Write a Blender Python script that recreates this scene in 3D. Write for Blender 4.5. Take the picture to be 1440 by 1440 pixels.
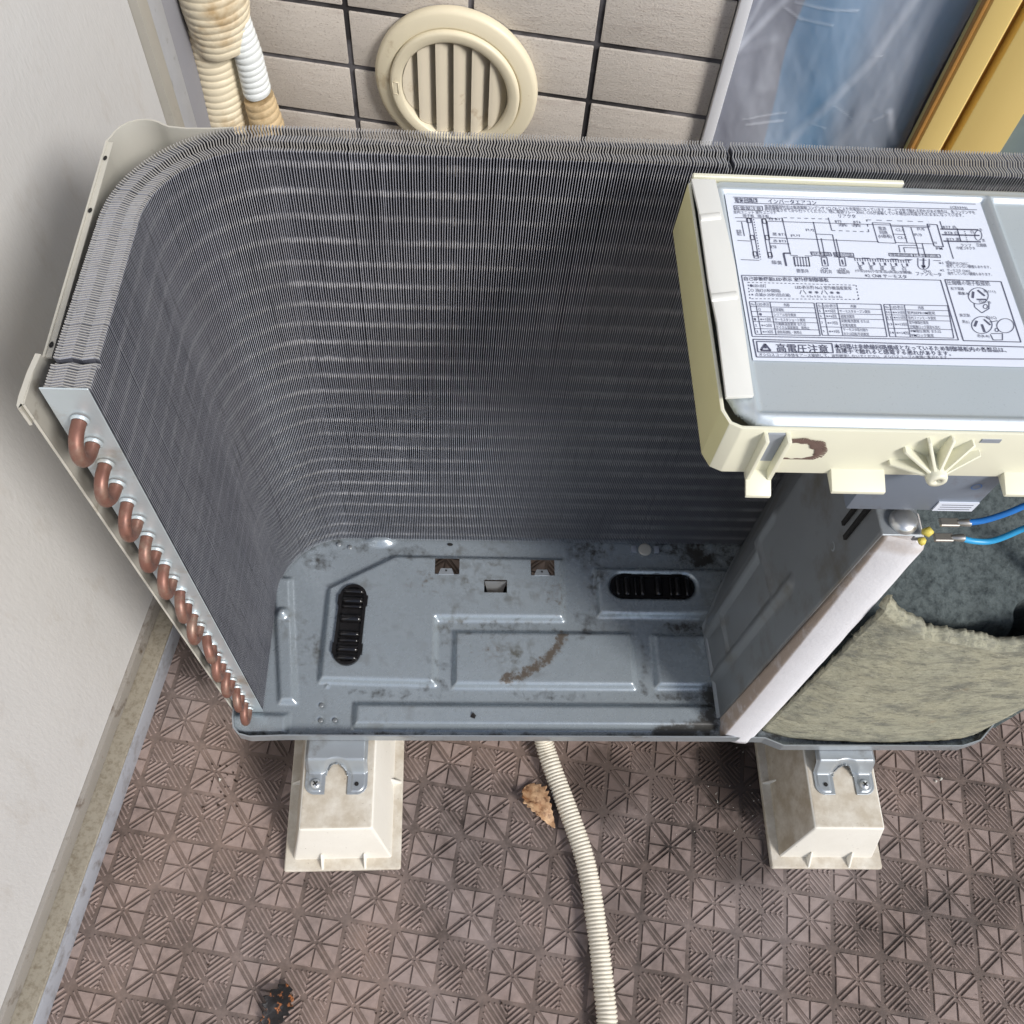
import bpy, bmesh, math, random
import numpy as np
from mathutils import Vector, Matrix, noise as mnoise
random.seed(7); rng = np.random.default_rng(7)
for o in list(bpy.data.objects): bpy.data.objects.remove(o)
scn = bpy.context.scene
COL = scn.collection
R = math.radians

# ------------------------------------------------------------------ camera
CAM = np.array([0.04982, -0.24564, 1.00572])
EUL = np.radians([29.01983, -3.05858, 8.52175])
FPX = 1318.0
cam = bpy.data.cameras.new('camera'); cam.sensor_width = 36; cam.lens = FPX / 1440 * 36
cam.clip_start = 0.02; cam.clip_end = 200
co = bpy.data.objects.new('camera', cam); COL.objects.link(co)
co.location = CAM; co.rotation_euler = EUL
scn.camera = co
# ------------------------------------------------------------------ light
SUN_AZ, SUN_EL = R(125), R(39)          # azimuth clockwise from +Y
w = bpy.data.worlds.new('World'); scn.world = w; w.use_nodes = True
nt = w.node_tree
sky = nt.nodes.new('ShaderNodeTexSky'); sky.sky_type = 'NISHITA'; sky.sun_disc = False
sky.sun_elevation = SUN_EL; sky.sun_rotation = SUN_AZ
sky.air_density = 1.0; sky.dust_density = 1.5; sky.ozone_density = 1.0
bg = nt.nodes['Background']; bg.inputs[1].default_value = 0.066
nt.links.new(sky.outputs[0], bg.inputs[0])
sl = bpy.data.lights.new('sun', 'SUN'); sl.energy = 1.5; sl.angle = R(15); sl.color = (1, 0.975, 0.945)
so = bpy.data.objects.new('sun', sl); COL.objects.link(so)
sv = Vector((math.sin(SUN_AZ) * math.cos(SUN_EL), math.cos(SUN_AZ) * math.cos(SUN_EL), math.sin(SUN_EL)))
so.rotation_euler = sv.to_track_quat('Z', 'Y').to_euler(); so.location = sv * 5
scn.render.engine = 'CYCLES'
scn.cycles.max_bounces = 6; scn.cycles.diffuse_bounces = 3; scn.cycles.glossy_bounces = 3; scn.cycles.transparent_max_bounces = 6; scn.cycles.transmission_bounces = 3
vs = scn.view_settings
vs.view_transform = 'Standard'; vs.look = 'None'; vs.gamma = 1; vs.use_curve_mapping = False
vs.exposure = 0.98

# ------------------------------------------------------------------ photo pixel -> place
def _R(e):
    cx, cy, cz = np.cos(e); sx, sy, sz = np.sin(e)
    return (np.array([[cz, -sz, 0], [sz, cz, 0], [0, 0, 1]]) @ np.array([[cy, 0, sy], [0, 1, 0], [-sy, 0, cy]])
            @ np.array([[1, 0, 0], [0, cx, -sx], [0, sx, cx]]))
RM = _R(EUL)
TH = R(9.15); OX, OY = -0.18855, -0.03453        # the unit stands turned against the walls
CU, SU = math.cos(TH), math.sin(TH)
def at_z(x, y, z):
    d = RM @ np.array([(x - 720) / FPX, -(y - 720) / FPX, -1.0]); return CAM + d * (z - CAM[2]) / d[2]
def uv(x, y, z):
    p = at_z(x, y, z); a, b = p[0] - OX, p[1] - OY
    return (a * CU + b * SU, -a * SU + b * CU)
def at_y(x, y, Y):
    d = RM @ np.array([(x - 720) / FPX, -(y - 720) / FPX, -1.0]); p = CAM + d * (Y - CAM[1]) / d[1]; return (p[0], p[2])
def project(P):
    q = (np.asarray(P, float) - CAM) @ RM
    return 720 + FPX * q[..., 0] / -q[..., 2], 720 + FPX * q[..., 1] / q[..., 2]

# ------------------------------------------------------------------ materials
def lin(r, g, b):
    f = lambda v: (v / 255 / 12.92) if v / 255 <= .04045 else ((v / 255 + .055) / 1.055) ** 2.4
    return (f(r), f(g), f(b), 1)
class Mat:
    def __init__(s, name, rough=.5, metal=0, spec=.5):
        s.m = bpy.data.materials.new(name); s.m.use_nodes = True; s.n = s.m.node_tree.nodes; s.l = s.m.node_tree.links
        s.b = s.n['Principled BSDF']; s.b.inputs['Roughness'].default_value = rough
        s.b.inputs['Metallic'].default_value = metal; s.b.inputs['Specular IOR Level'].default_value = spec
    def node(s, t, **k):
        n = s.n.new(t)
        for a, v in k.items():
            if a.startswith('i_'): n.inputs[a[2:].replace('_', ' ')].default_value = v
            else: setattr(n, a, v)
        return n
    def coord(s, kind='Position', scale=(1, 1, 1)):
        if kind == 'Position': g = s.node('ShaderNodeNewGeometry'); out = g.outputs['Position']
        else: g = s.node('ShaderNodeTexCoord'); out = g.outputs[kind]
        mp = s.node('ShaderNodeMapping'); mp.inputs['Scale'].default_value = scale
        s.l.new(out, mp.inputs['Vector']); return mp.outputs[0]
    def noise(s, scale, detail=4, rough=.55, kind='Position', stretch=(1, 1, 1), dist=0):
        n = s.node('ShaderNodeTexNoise'); n.inputs['Scale'].default_value = scale; n.inputs['Detail'].default_value = detail
        n.inputs['Roughness'].default_value = rough; n.inputs['Distortion'].default_value = dist
        s.l.new(s.coord(kind, stretch), n.inputs['Vector']); return n.outputs['Fac']
    def ramp(s, fac, stops):
        r = s.node('ShaderNodeValToRGB'); e = r.color_ramp.elements
        e[0].position, e[0].color = stops[0]; e[1].position, e[1].color = stops[-1]
        for p, c in stops[1:-1]:
            q = e.new(p); q.color = c
        s.l.new(fac, r.inputs[0]); return r.outputs[0]
    def gray(s, fac, a, b):            # 0 below a, 1 above b
        n = s.node('ShaderNodeMapRange'); n.inputs[1].default_value = a; n.inputs[2].default_value = b
        s.l.new(fac, n.inputs[0]); return n.outputs[0]
    def mix(s, fac, a, b):
        n = s.node('ShaderNodeMix', data_type='RGBA')
        for v, i in ((fac, 0), (a, 6), (b, 7)):
            if hasattr(v, 'is_linked'): s.l.new(v, n.inputs[i])
            else: n.inputs[i].default_value = v
        return n.outputs[2]
    def math(s, op, a, b):
        n = s.node('ShaderNodeMath', operation=op)
        for v, i in ((a, 0), (b, 1)):
            if hasattr(v, 'is_linked'): s.l.new(v, n.inputs[i])
            else: n.inputs[i].default_value = v
        return n.outputs[0]
    def attr(s, name):
        return s.node('ShaderNodeAttribute', attribute_name=name).outputs['Fac']
    def color(s, v):
        if hasattr(v, 'is_linked'): s.l.new(v, s.b.inputs['Base Color'])
        else: s.b.inputs['Base Color'].default_value = v
        return s
    def rough(s, fac, lo, hi):
        n = s.node('ShaderNodeMapRange'); n.inputs[3].default_value = lo; n.inputs[4].default_value = hi
        s.l.new(fac, n.inputs[0]); s.l.new(n.outputs[0], s.b.inputs['Roughness'])
    def bump(s, h, strength=.3, dist=.001):
        n = s.node('ShaderNodeBump'); n.inputs['Strength'].default_value = strength; n.inputs['Distance'].default_value = dist
        s.l.new(h, n.inputs['Height']); s.l.new(n.outputs[0], s.b.inputs['Normal'])
def simple(name, col, rough=.5, metal=0, var=.12, scale=60, bump=0, bscale=400, dirt=None, dscale=25, dlo=.55, dhi=.7):
    m = Mat(name, rough, metal); c = col
    dk = tuple(x * (1 - var) for x in col[:3]) + (1,); lt = tuple(min(1, x * (1 + var)) for x in col[:3]) + (1,)
    c = m.mix(m.noise(scale, 5), dk, lt)
    if dirt: c = m.mix(m.gray(m.noise(dscale, 8, .65), dlo, dhi), c, dirt)
    m.color(c)
    if rough < .9: m.rough(m.noise(scale * 1.7, 4), rough * .8, min(1, rough * 1.25))
    if bump: m.bump(m.noise(bscale, 4), bump, .0006)
    return m.m

M = {}
# floor
def floor_mat(name, light, dark, lo, hi, groove):
    m = Mat(name, .6, 0, .5)
    n1 = m.noise(6, 6, .65); n2 = m.noise(45, 7, .72); n3 = m.noise(600, 3, .6)
    mixed = m.math('ADD', m.math('MULTIPLY', n1, .62), m.math('MULTIPLY', n2, .38))
    base = m.mix(m.gray(n3, .25, .75), tuple(x * .80 for x in light[:3]) + (1,), light)
    base = m.mix(m.gray(m.noise(150, 6, .7), .42, .72), base, tuple(x * .70 for x in light[:3]) + (1,))
    base = m.mix(m.math('MULTIPLY', m.gray(m.noise(4, 5, .6), .45, .65), .5), base, lin(150, 140, 138))
    # soiled places with outlines of their own
    tot = m.gray(mixed, lo, hi)
    for (x, y, r, s) in SOIL:
        d = m.node('ShaderNodeVectorMath', operation='DISTANCE')
        g = m.node('ShaderNodeNewGeometry'); m.l.new(g.outputs['Position'], d.inputs[0]); d.inputs[1].default_value = (x, y, 0)
        wob = m.math('ADD', d.outputs['Value'], m.math('MULTIPLY', m.math('SUBTRACT', n2, .5), r * 1.1))
        k = m.node('ShaderNodeMapRange'); k.inputs[1].default_value = r; k.inputs[2].default_value = r * .45
        k.inputs[4].default_value = s; m.l.new(wob, k.inputs[0])
        tot = m.math('MAXIMUM', tot, k.outputs[0])
    m.color(m.mix(tot, base, dark)); m.rough(m.math('ADD', m.math('MULTIPLY', n1, .6), m.math('MULTIPLY', n2, .4)), .28, .82)
    m.bump(n3, .35 if not groove else .5, .0005)
    return m.m
SOIL = [(.300, .035, .075, .97), (.312, -.043, .055, .75), (.165, .005, .065, .75), (.23, .03, .06, .6), (-.09, .045, .07, .85), (-.19, -.015, .045, .6), (.185, -.12, .03, .5)]
M['pad'] = floor_mat('vinyl_raised', lin(164, 144, 135), lin(58, 45, 38), .46, .76, False)
M['sheet'] = floor_mat('vinyl_recessed', lin(148, 128, 117), lin(42, 32, 26), .38, .66, True)
# walls
m = Mat('tile_stone', .75)
n1 = m.noise(9, 3); n2 = m.noise(420, 6, .75, stretch=(1, 1, 1.6)); n3 = m.noise(60, 5, .7, stretch=(.25, 1, 1.6))
c = m.mix(n1, lin(206, 198, 188), lin(222, 214, 204))
c = m.mix(m.gray(n2, .55, .70), c, lin(150, 134, 122)); c = m.mix(m.gray(n3, .58, .78), c, lin(180, 168, 160)); m.color(c)
m.bump(m.math('ADD', n2, m.math('MULTIPLY', n3, .8)), .8, .0014); M['tile'] = m.m
m = Mat('grout', .9); m.color(m.mix(m.gray(m.noise(12, 4), .42, .58), lin(46, 44, 46), lin(112, 110, 114))); m.bump(m.noise(500), .5); M['grout'] = m.m
m = Mat('divider_panel', .55); n = m.noise(5, 3)
c = m.mix(n, lin(194, 193, 191), lin(205, 204, 202)); c = m.mix(m.gray(m.noise(240, 5, .7, stretch=(1, 2, .3)), .66, .8), c, lin(168, 160, 148)); c = m.mix(m.math('MULTIPLY', m.gray(m.noise(26, 7, .7, stretch=(1, 1, .35)), .56, .74), .35), c, lin(168, 158, 144))
m.color(c); m.bump(m.math('ADD', m.noise(180, 4, .6, stretch=(1, 1.6, .6)), m.math('MULTIPLY', m.noise(24, 3), 1.5)), .35, .0012); M['panel'] = m.m
M['rail'] = simple('rail_tan', lin(150, 143, 128), .6, 0, .1, 40, .2, 300, lin(104, 92, 72), 220, .46, .80)
M['channel'] = simple('channel_taupe', lin(146, 141, 134), .6, 0, .1, 40, .2, 300, lin(88, 74, 60), 40, .55, .7)
M['upstand'] = simple('upstand_bluegrey', lin(160, 163, 170), .45, 0, .08, 30, .1, 300, lin(112, 106, 102), 60, .52, .75)
M['alu'] = simple('weathered_aluminium', lin(176, 178, 182), .48, .1, .1, 60, .1, 400, lin(120, 116, 110), 40, .6, .75)
M['postalu'] = simple('post_aluminium', lin(176, 172, 162), .5, .1, .08, 40, .1, 400, lin(130, 122, 110), 30, .58, .75)
M['plainwall'] = simple('grey_render', lin(148, 148, 154), .8, 0, .06, 30, .2)
M['concrete'] = simple('ceiling_paint', lin(205, 203, 198), .9, 0, .05, 10, .1)
# plastics
M['vent'] = simple('vent_plastic', lin(232, 222, 194), .42, 0, .05, 30, .05, 500, lin(170, 142, 96), 22, .60, .78)
M['ventslat'] = simple('vent_slat_plastic', lin(222, 212, 190), .45, 0, .05, 30, .05, 500, lin(160, 130, 90), 30, .58, .75)
M['dark'] = simple('dark_void', (.012, .011, .010, 1), .8)
M['cream'] = simple('cream_plastic', lin(230, 228, 206), .38, 0, .03, 40, .04, 500)
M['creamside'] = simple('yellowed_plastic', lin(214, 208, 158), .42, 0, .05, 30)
m = Mat('foot_plastic', .5); a = m.attr('soil_tan')
c = m.mix(m.noise(30, 4), lin(228, 224, 212), lin(238, 235, 226))
f = m.math('MULTIPLY', a, m.gray(m.noise(55, 7, .65), .10, .62)); c = m.mix(f, c, lin(176, 163, 142))
c = m.mix(m.gray(m.noise(240, 7, .7), .64, .74), c, lin(120, 102, 82)); m.color(c); m.bump(m.noise(300, 4), .15); M['foot'] = m.m
M['tape'] = simple('pipe_tape', lin(228, 216, 188), .5, 0, .07, 25, .15, 300, lin(176, 146, 100), 18, .55, .75)
M['tapewhite'] = simple('pipe_tape_white', lin(226, 230, 228), .5, 0, .05, 25, .15, 300, lin(190, 180, 160), 18, .62, .8)
M['tapetan'] = simple('pipe_tape_tan', lin(204, 180, 140), .6, 0, .12, 35, .2, 300, lin(140, 108, 66), 25, .5, .7)
M['hose'] = simple('hose_plastic', lin(224, 217, 200), .45, 0, .06, 20, .05, 300, lin(150, 136, 110), 35, .6, .75)
M['whiteframe'] = simple('frame_white', lin(240, 242, 246), .35, 0, .04, 20)
m = Mat('yellow_board', .5); c = m.mix(m.noise(16, 4, .5, stretch=(1, 1, .15)), lin(226, 196, 118), lin(238, 212, 140)); m.color(c); M['yellow'] = m.m
M['brownedge'] = simple('brown_edge', lin(176, 128, 66), .55)
M['teal'] = simple('grey_teal', lin(118, 134, 138), .5)
M['bluetarp'] = simple('blue_sheet', lin(46, 146, 192), .6, 0, .08, 5)
M['room'] = simple('room_surface', lin(176, 170, 184), .8, 0, .08, 3)
m = Mat('clear_film', .28)
m.b.inputs['Base Color'].default_value = (.80, .85, .95, 1)
tr = m.node('ShaderNodeBsdfTransparent'); tr.inputs[0].default_value = (.86, .88, .92, 1)
ms = m.node('ShaderNodeMixShader'); out = m.n['Material Output']
k = m.math('ADD', m.attr('crease_glint'), m.math('MULTIPLY', m.gray(m.noise(5, 3, .5, 'Position', (1, 1, .2), .4), .3, .8), .20)); k = m.math('ADD', k, .14)
m.l.new(k, ms.inputs[0]); m.l.new(tr.outputs[0], ms.inputs[1]); m.l.new(m.b.outputs[0], ms.inputs[2]); m.l.new(ms.outputs[0], out.inputs[0])
M['film'] = m.m
# metals of the unit
m = Mat('pan_steel', .34, .35); st = m.attr('stain'); gr = m.attr('grime')
n1 = m.noise(14, 5); n2 = m.noise(90, 7, .68); n3 = m.noise(520, 5, .7); n4 = m.noise(210, 6, .7)
c = m.mix(n1, lin(150, 160, 166), lin(172, 181, 187))
c = m.mix(m.math('MULTIPLY', m.gray(n1, .48, .7), m.gray(n2, .46, .62)), c, lin(112, 112, 106))
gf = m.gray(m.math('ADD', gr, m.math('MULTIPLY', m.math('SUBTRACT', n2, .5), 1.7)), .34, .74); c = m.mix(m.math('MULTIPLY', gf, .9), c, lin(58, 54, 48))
sf = m.gray(m.math('ADD', st, m.math('MULTIPLY', m.math('SUBTRACT', n4, .5), 2.6)), .34, .85); c = m.mix(m.math('MULTIPLY', sf, .85), c, lin(92, 76, 56))
c = m.mix(m.gray(n3, .72, .76), c, lin(50, 46, 42)); m.color(c)
m.rough(m.math('ADD', n2, m.math('MAXIMUM', gf, sf)), .10, .44)
m.bump(n2, .06, .0008); M['pan'] = m.m
def fin_mat(name, a, b, dust_backlight, rough, metal, dmix):
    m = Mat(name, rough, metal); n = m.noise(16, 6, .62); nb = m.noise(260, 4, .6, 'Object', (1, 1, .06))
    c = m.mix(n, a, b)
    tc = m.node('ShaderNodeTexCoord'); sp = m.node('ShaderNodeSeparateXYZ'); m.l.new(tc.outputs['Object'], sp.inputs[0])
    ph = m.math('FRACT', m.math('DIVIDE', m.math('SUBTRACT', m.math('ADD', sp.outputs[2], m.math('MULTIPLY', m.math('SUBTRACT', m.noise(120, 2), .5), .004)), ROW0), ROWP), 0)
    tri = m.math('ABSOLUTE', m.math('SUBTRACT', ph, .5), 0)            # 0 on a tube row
    row = m.math('MULTIPLY', m.math('SUBTRACT', 1, m.gray(tri, .06, .16)), m.gray(m.attr('rim'), .45, .95))  # pale bands paint the light leaking between the tubes
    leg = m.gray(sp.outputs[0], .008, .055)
    c = m.mix(m.math('MULTIPLY', leg, m.math('MULTIPLY', row, m.math('MULTIPLY', m.gray(m.noise(22, 5), .25, .6), dmix))), c, dust_backlight)
    c = m.mix(m.math('MULTIPLY', m.math('SUBTRACT', 1, leg), m.gray(m.noise(30, 7, .68, 'Object', (1, 1, .3)), .45, .85)), c, m.mix(.30, a, dust_backlight))
    c = m.mix(m.gray(nb, .55, .8), c, tuple(x * .6 for x in a[:3]) + (1,)); c = m.mix(m.gray(m.noise(900, 3, .7), .70, .78), c, dust_backlight); m.color(c); return m.m
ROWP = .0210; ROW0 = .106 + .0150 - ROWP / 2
M['fin'] = fin_mat('fin_dusty_backlit', lin(76, 78, 88), lin(102, 104, 113), lin(214, 215, 222), .5, .3, 1.0)
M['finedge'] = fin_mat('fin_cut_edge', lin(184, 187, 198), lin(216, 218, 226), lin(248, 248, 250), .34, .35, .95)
M['fintop'] = simple('fin_top_edge', lin(190, 188, 184), .28, .5, .12, 60)
M['collar'] = simple('tube_collar', lin(54, 54, 58), .9, 0, .12, 120)
M['plate'] = simple('end_plate_steel', lin(196, 206, 210), .36, .45, .08, 30, .05, 400, lin(160, 150, 132), 12, .52, .66)
m = Mat('copper', .42, .45)
c = m.mix(m.noise(40, 5), lin(116, 80, 69), lin(148, 106, 92)); c = m.mix(m.gray(m.noise(55, 6, .7), .50, .7), c, lin(146, 126, 112)); c = m.mix(m.gray(m.noise(38, 6, .7), .60, .72), c, lin(84, 66, 58)); m.color(c)
m.rough(m.noise(90, 4), .32, .6); M['copper'] = m.m
M['guard'] = simple('guard_beige', lin(196, 193, 182), .45, .1, .06, 40, .05, 400, lin(140, 128, 108), 40, .6, .75)
M['guardin'] = simple('guard_grey', lin(160, 166, 176), .5, .2, .06, 40)
M['partition'] = simple('partition_steel', lin(144, 148, 150), .42, .5, .1, 14, .05, 300, lin(112, 104, 86), 12, .52, .72)
m = Mat('foam_strip', .75); a = m.attr('soil_tan')
c = m.mix(m.math('MULTIPLY', a, m.gray(m.noise(50, 6, .65), .2, .5)), lin(226, 226, 230), lin(176, 160, 146))
c = m.mix(m.gray(m.noise(160, 7, .7), .66, .76), c, lin(120, 104, 92)); m.color(c); m.bump(m.noise(350, 5), .4, .0008); M['foam'] = m.m
m = Mat('cover_steel', .36, .4)
c = m.mix(m.noise(8, 3), lin(194, 203, 207), lin(206, 214, 219)); c = m.mix(m.gray(m.noise(800, 3, .7), .6, .8), c, lin(178, 186, 190)); m.color(c)
m.rough(m.noise(300, 4), .30, .44); M['cover'] = m.m
M['paper'] = simple('label_paper', lin(226, 232, 244), .5, 0, .02, 20)
M['ink'] = simple('label_ink', lin(88, 90, 110), .6, 0, .1)
M['marker'] = simple('brown_marker', lin(112, 92, 84), .6, 0, .35, 300)
M['strip'] = simple('white_strip_plastic', lin(226, 226, 220), .35, 0, .04, 20)
M['reactor'] = simple('reactor_steel', lin(136, 146, 160), .42, .4, .08, 30, .04, 400, lin(116, 108, 108), 30, .58, .75)
M['screw'] = simple('screw_steel', lin(210, 212, 212), .3, .8, .05)
M['black'] = simple('black_gloss_plastic', (.010, .009, .009, 1), .13, 0, .2)
M['galv'] = simple('bracket_steel', lin(168, 174, 178), .36, .5, .08, 40, .05, 300, lin(116, 112, 104), 35, .55, .75)
M['blue1'] = simple('wire_blue', lin(40, 120, 200), .35, 0, .03)
M['blue2'] = simple('wire_cyan', lin(50, 160, 214), .35, 0, .03)
M['terminal'] = simple('terminal_tin', lin(190, 186, 178), .3, .8, .1)
M['yellowbit'] = simple('yellow_sealant', lin(222, 204, 96), .5)
M['orange'] = simple('orange_pipe', lin(190, 104, 52), .4, .4)
m = Mat('wool_blanket', .95, 0, .1)
n1 = m.noise(22, 4); n2 = m.noise(260, 6, .75, 'Object', (.5, 1, 1.1)); n3 = m.noise(700, 4, .7, 'Object', (.4, 1, 1))
c = m.mix(n1, lin(156, 157, 142), lin(184, 179, 154)); c = m.mix(m.gray(m.noise(48, 6, .7, 'Object', (.6, 1, 1)), .48, .66), c, lin(128, 128, 118)); c = m.mix(m.gray(m.noise(30, 5, .7), .62, .78), c, lin(164, 150, 126)); c = m.mix(m.gray(n2, .50, .72), c, lin(112, 113, 103)); c = m.mix(m.gray(n3, .62, .72), c, lin(200, 196, 178)); m.color(c)
m.bump(m.math('ADD', n2, n3), .6, .0016); M['wool'] = m.m
m = Mat('dark_felt', .95, 0, .1)
n1 = m.noise(22, 4); n2 = m.noise(160, 6, .75, 'Object')
c = m.mix(n1, lin(86, 96, 98), lin(114, 122, 121)); c = m.mix(m.gray(n2, .44, .70), c, lin(60, 67, 69)); c = m.mix(m.gray(m.noise(600, 4, .7), .68, .75), c, lin(150, 157, 155)); m.color(c)
m.bump(n2, .8, .003); M['felt'] = m.m
m = Mat('dry_leaf', .6); c = m.mix(m.gray(m.noise(70, 6, .65), .35, .65), lin(140, 92, 54), lin(212, 178, 140)); c = m.mix(m.gray(m.noise(120, 6, .7), .50, .66), c, lin(88, 52, 28)); m.color(c); m.bump(m.noise(400), .4); M['leaf'] = m.m
m = Mat('rotten_leaf', .5); c = m.mix(m.gray(m.noise(110, 6, .7), .56, .64), lin(24, 20, 20), lin(180, 110, 60)); m.color(c); m.bump(m.noise(300), .6); M['rot'] = m.m
M['crumb'] = simple('crumbs', lin(60, 44, 34), .8, 0, .3, 900)
M['crumbw'] = simple('pale_crumbs', lin(210, 206, 196), .8, 0, .2, 900)

# ------------------------------------------------------------------ mesh helpers
class MB:
    def __init__(s): s.v = []; s.f = []; s.mi = []; s.sm = []
    def add(s, vs, fs, mi=0, smooth=False):
        o = len(s.v); s.v += [tuple(p) for p in vs]; s.f += [tuple(i + o for i in f) for f in fs]
        s.mi += [mi] * len(fs); s.sm += [smooth] * len(fs); return s
    def box(s, x0, x1, y0, y1, z0, z1, mi=0):
        return s.add([(x0, y0, z0), (x1, y0, z0), (x1, y1, z0), (x0, y1, z0), (x0, y0, z1), (x1, y0, z1), (x1, y1, z1), (x0, y1, z1)],
                     [(0, 3, 2, 1), (4, 5, 6, 7), (0, 1, 5, 4), (1, 2, 6, 5), (2, 3, 7, 6), (3, 0, 4, 7)], mi)
    def hexa(s, p, mi=0):          # 4 bottom ccw, 4 top ccw
        return s.add(p, [(0, 3, 2, 1), (4, 5, 6, 7), (0, 1, 5, 4), (1, 2, 6, 5), (2, 3, 7, 6), (3, 0, 4, 7)], mi)
    def prism(s, poly, z0, z1, inset=0, mi=0):
        n = len(poly); top = poly
        if inset:
            cx = sum(p[0] for p in poly) / n; cy = sum(p[1] for p in poly) / n
            top = []
            for p in poly:
                d = math.hypot(p[0] - cx, p[1] - cy) or 1; k = max(0, 1 - inset / d); top.append((cx + (p[0] - cx) * k, cy + (p[1] - cy) * k))
        vsx = [(p[0], p[1], z0) for p in poly] + [(p[0], p[1], z1) for p in top]
        return s.add(vsx, [tuple(range(n - 1, -1, -1)), tuple(range(n, 2 * n))] + [(i, (i + 1) % n, n + (i + 1) % n, n + i) for i in range(n)], mi)
    def tube(s, pts, rad, seg=12, mi=0, caps=True, smooth=True):
        P = [Vector(p) for p in pts]; n = len(P); rad = rad if hasattr(rad, '__len__') else [rad] * n
        vsx = []; nrm = None
        for i, p in enumerate(P):
            t = (P[min(i + 1, n - 1)] - P[max(i - 1, 0)]).normalized()
            if nrm is None: nrm = t.orthogonal().normalized()
            nrm = (nrm - t * nrm.dot(t)).normalized(); b = t.cross(nrm)
            for k in range(seg):
                a = 2 * math.pi * k / seg; vsx.append(p + (nrm * math.cos(a) + b * math.sin(a)) * rad[i])
        fs = [(i * seg + k, i * seg + (k + 1) % seg, (i + 1) * seg + (k + 1) % seg, (i + 1) * seg + k) for i in range(n - 1) for k in range(seg)]
        s.add(vsx, fs, mi, smooth)
        if caps: 
            o = len(s.v) - len(vsx)
            s.f.append(tuple(o + k for k in range(seg - 1, -1, -1))); s.f.append(tuple(o + (n - 1) * seg + k for k in range(seg))); s.mi += [mi, mi]; s.sm += [False, False]
        return s
    def lathe(s, prof, seg=48, mat=None, mi=0, smooth=True):   # prof (r,h), axis +Z, then mat
        vsx = []
        for r, h in prof:
            for k in range(seg):
                a = 2 * math.pi * k / seg; vsx.append(Vector((r * math.cos(a), r * math.sin(a), h)))
        if mat is not None: vsx = [mat @ v for v in vsx]
        fs = [(i * seg + k, i * seg + (k + 1) % seg, (i + 1) * seg + (k + 1) % seg, (i + 1) * seg + k) for i in range(len(prof) - 1) for k in range(seg)]
        return s.add(vsx, fs, mi, smooth)
    def build(s, name, mats, parent=None, bevel=0, bseg=2, loc=None):
        me = bpy.data.meshes.new(name); me.from_pydata([tuple(v) for v in s.v], [], s.f)
        for mt in (mats if isinstance(mats, (list, tuple)) else [mats]): me.materials.append(M[mt] if isinstance(mt, str) else mt)
        me.polygons.foreach_set('material_index', s.mi); me.polygons.foreach_set('use_smooth', s.sm); me.update()
        if bevel:
            bm = bmesh.new(); bm.from_mesh(me); bmesh.ops.remove_doubles(bm, verts=bm.verts, dist=1e-6)
            ed = [e for e in bm.edges if len(e.link_faces) == 2 and e.calc_face_angle(0) > .35]
            bmesh.ops.bevel(bm, geom=ed, offset=bevel, segments=bseg, affect='EDGES', profile=.6, clamp_overlap=True)
            for f in bm.faces: f.smooth = True
            bm.to_mesh(me); bm.free(); me.update()
            if hasattr(me, 'set_sharp_from_angle'): me.set_sharp_from_angle(angle=R(35))
        o = bpy.data.objects.new(name, me); COL.objects.link(o)
        if parent: o.parent = parent
        if loc: o.location = loc
        return o
def tag(o, label=None, cat=None, group=None, kind=None):
    for k, v in (('label', label), ('category', cat), ('group', group), ('kind', kind)):
        if v: o[k] = v
    return o
def empty(name, loc=(0, 0, 0), rz=0):
    o = bpy.data.objects.new(name, None); o.empty_display_size = .05; COL.objects.link(o); o.location = loc; o.rotation_euler = (0, 0, rz); return o
def link_copy(o, parent=None):
    c = o.copy(); COL.objects.link(c); c.parent = parent; return c
def grid_mesh(name, X, Y, Z, keep=None, mats=('pan',), parent=None, attrs=None, smooth=True):
    ny, nx = Z.shape
    GX, GY = np.meshgrid(X, Y) if X.ndim == 1 else (X, Y)
    V = np.stack([GX, GY, Z], -1).reshape(-1, 3)
    i = np.arange(ny * nx).reshape(ny, nx)
    Q = np.stack([i[:-1, :-1], i[:-1, 1:], i[1:, 1:], i[1:, :-1]], -1)
    Q = Q[keep] if keep is not None else Q.reshape(-1, 4)
    me = bpy.data.meshes.new(name); me.vertices.add(len(V)); me.vertices.foreach_set('co', V.ravel())
    n = len(Q); me.loops.add(n * 4); me.loops.foreach_set('vertex_index', Q.ravel().astype(np.int32))
    me.polygons.add(n); me.polygons.foreach_set('loop_start', np.arange(n, dtype=np.int32) * 4)
    me.polygons.foreach_set('use_smooth', np.full(n, smooth)); me.update(calc_edges=True); me.validate()
    for k, a in (attrs or {}).items():
        at = me.attributes.new(k, 'FLOAT', 'POINT'); at.data.foreach_set('value', a.ravel().astype(np.float32))
    for mt in mats: me.materials.append(M[mt])
    o = bpy.data.objects.new(name, me); COL.objects.link(o)
    if parent: o.parent = parent
    return o
def snap(GX, GY, poly, step):
    GX = GX.copy(); GY = GY.copy()
    for _ in range(2):
        d = sdf_poly(GX, GY, poly); e = 1e-5
        gx = (sdf_poly(GX + e, GY, poly) - d) / e; gy = (sdf_poly(GX, GY + e, poly) - d) / e
        k = (d > 0) & (d < step * 1.6); GX[k] -= gx[k] * d[k]; GY[k] -= gy[k] * d[k]
    return GX, GY
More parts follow.
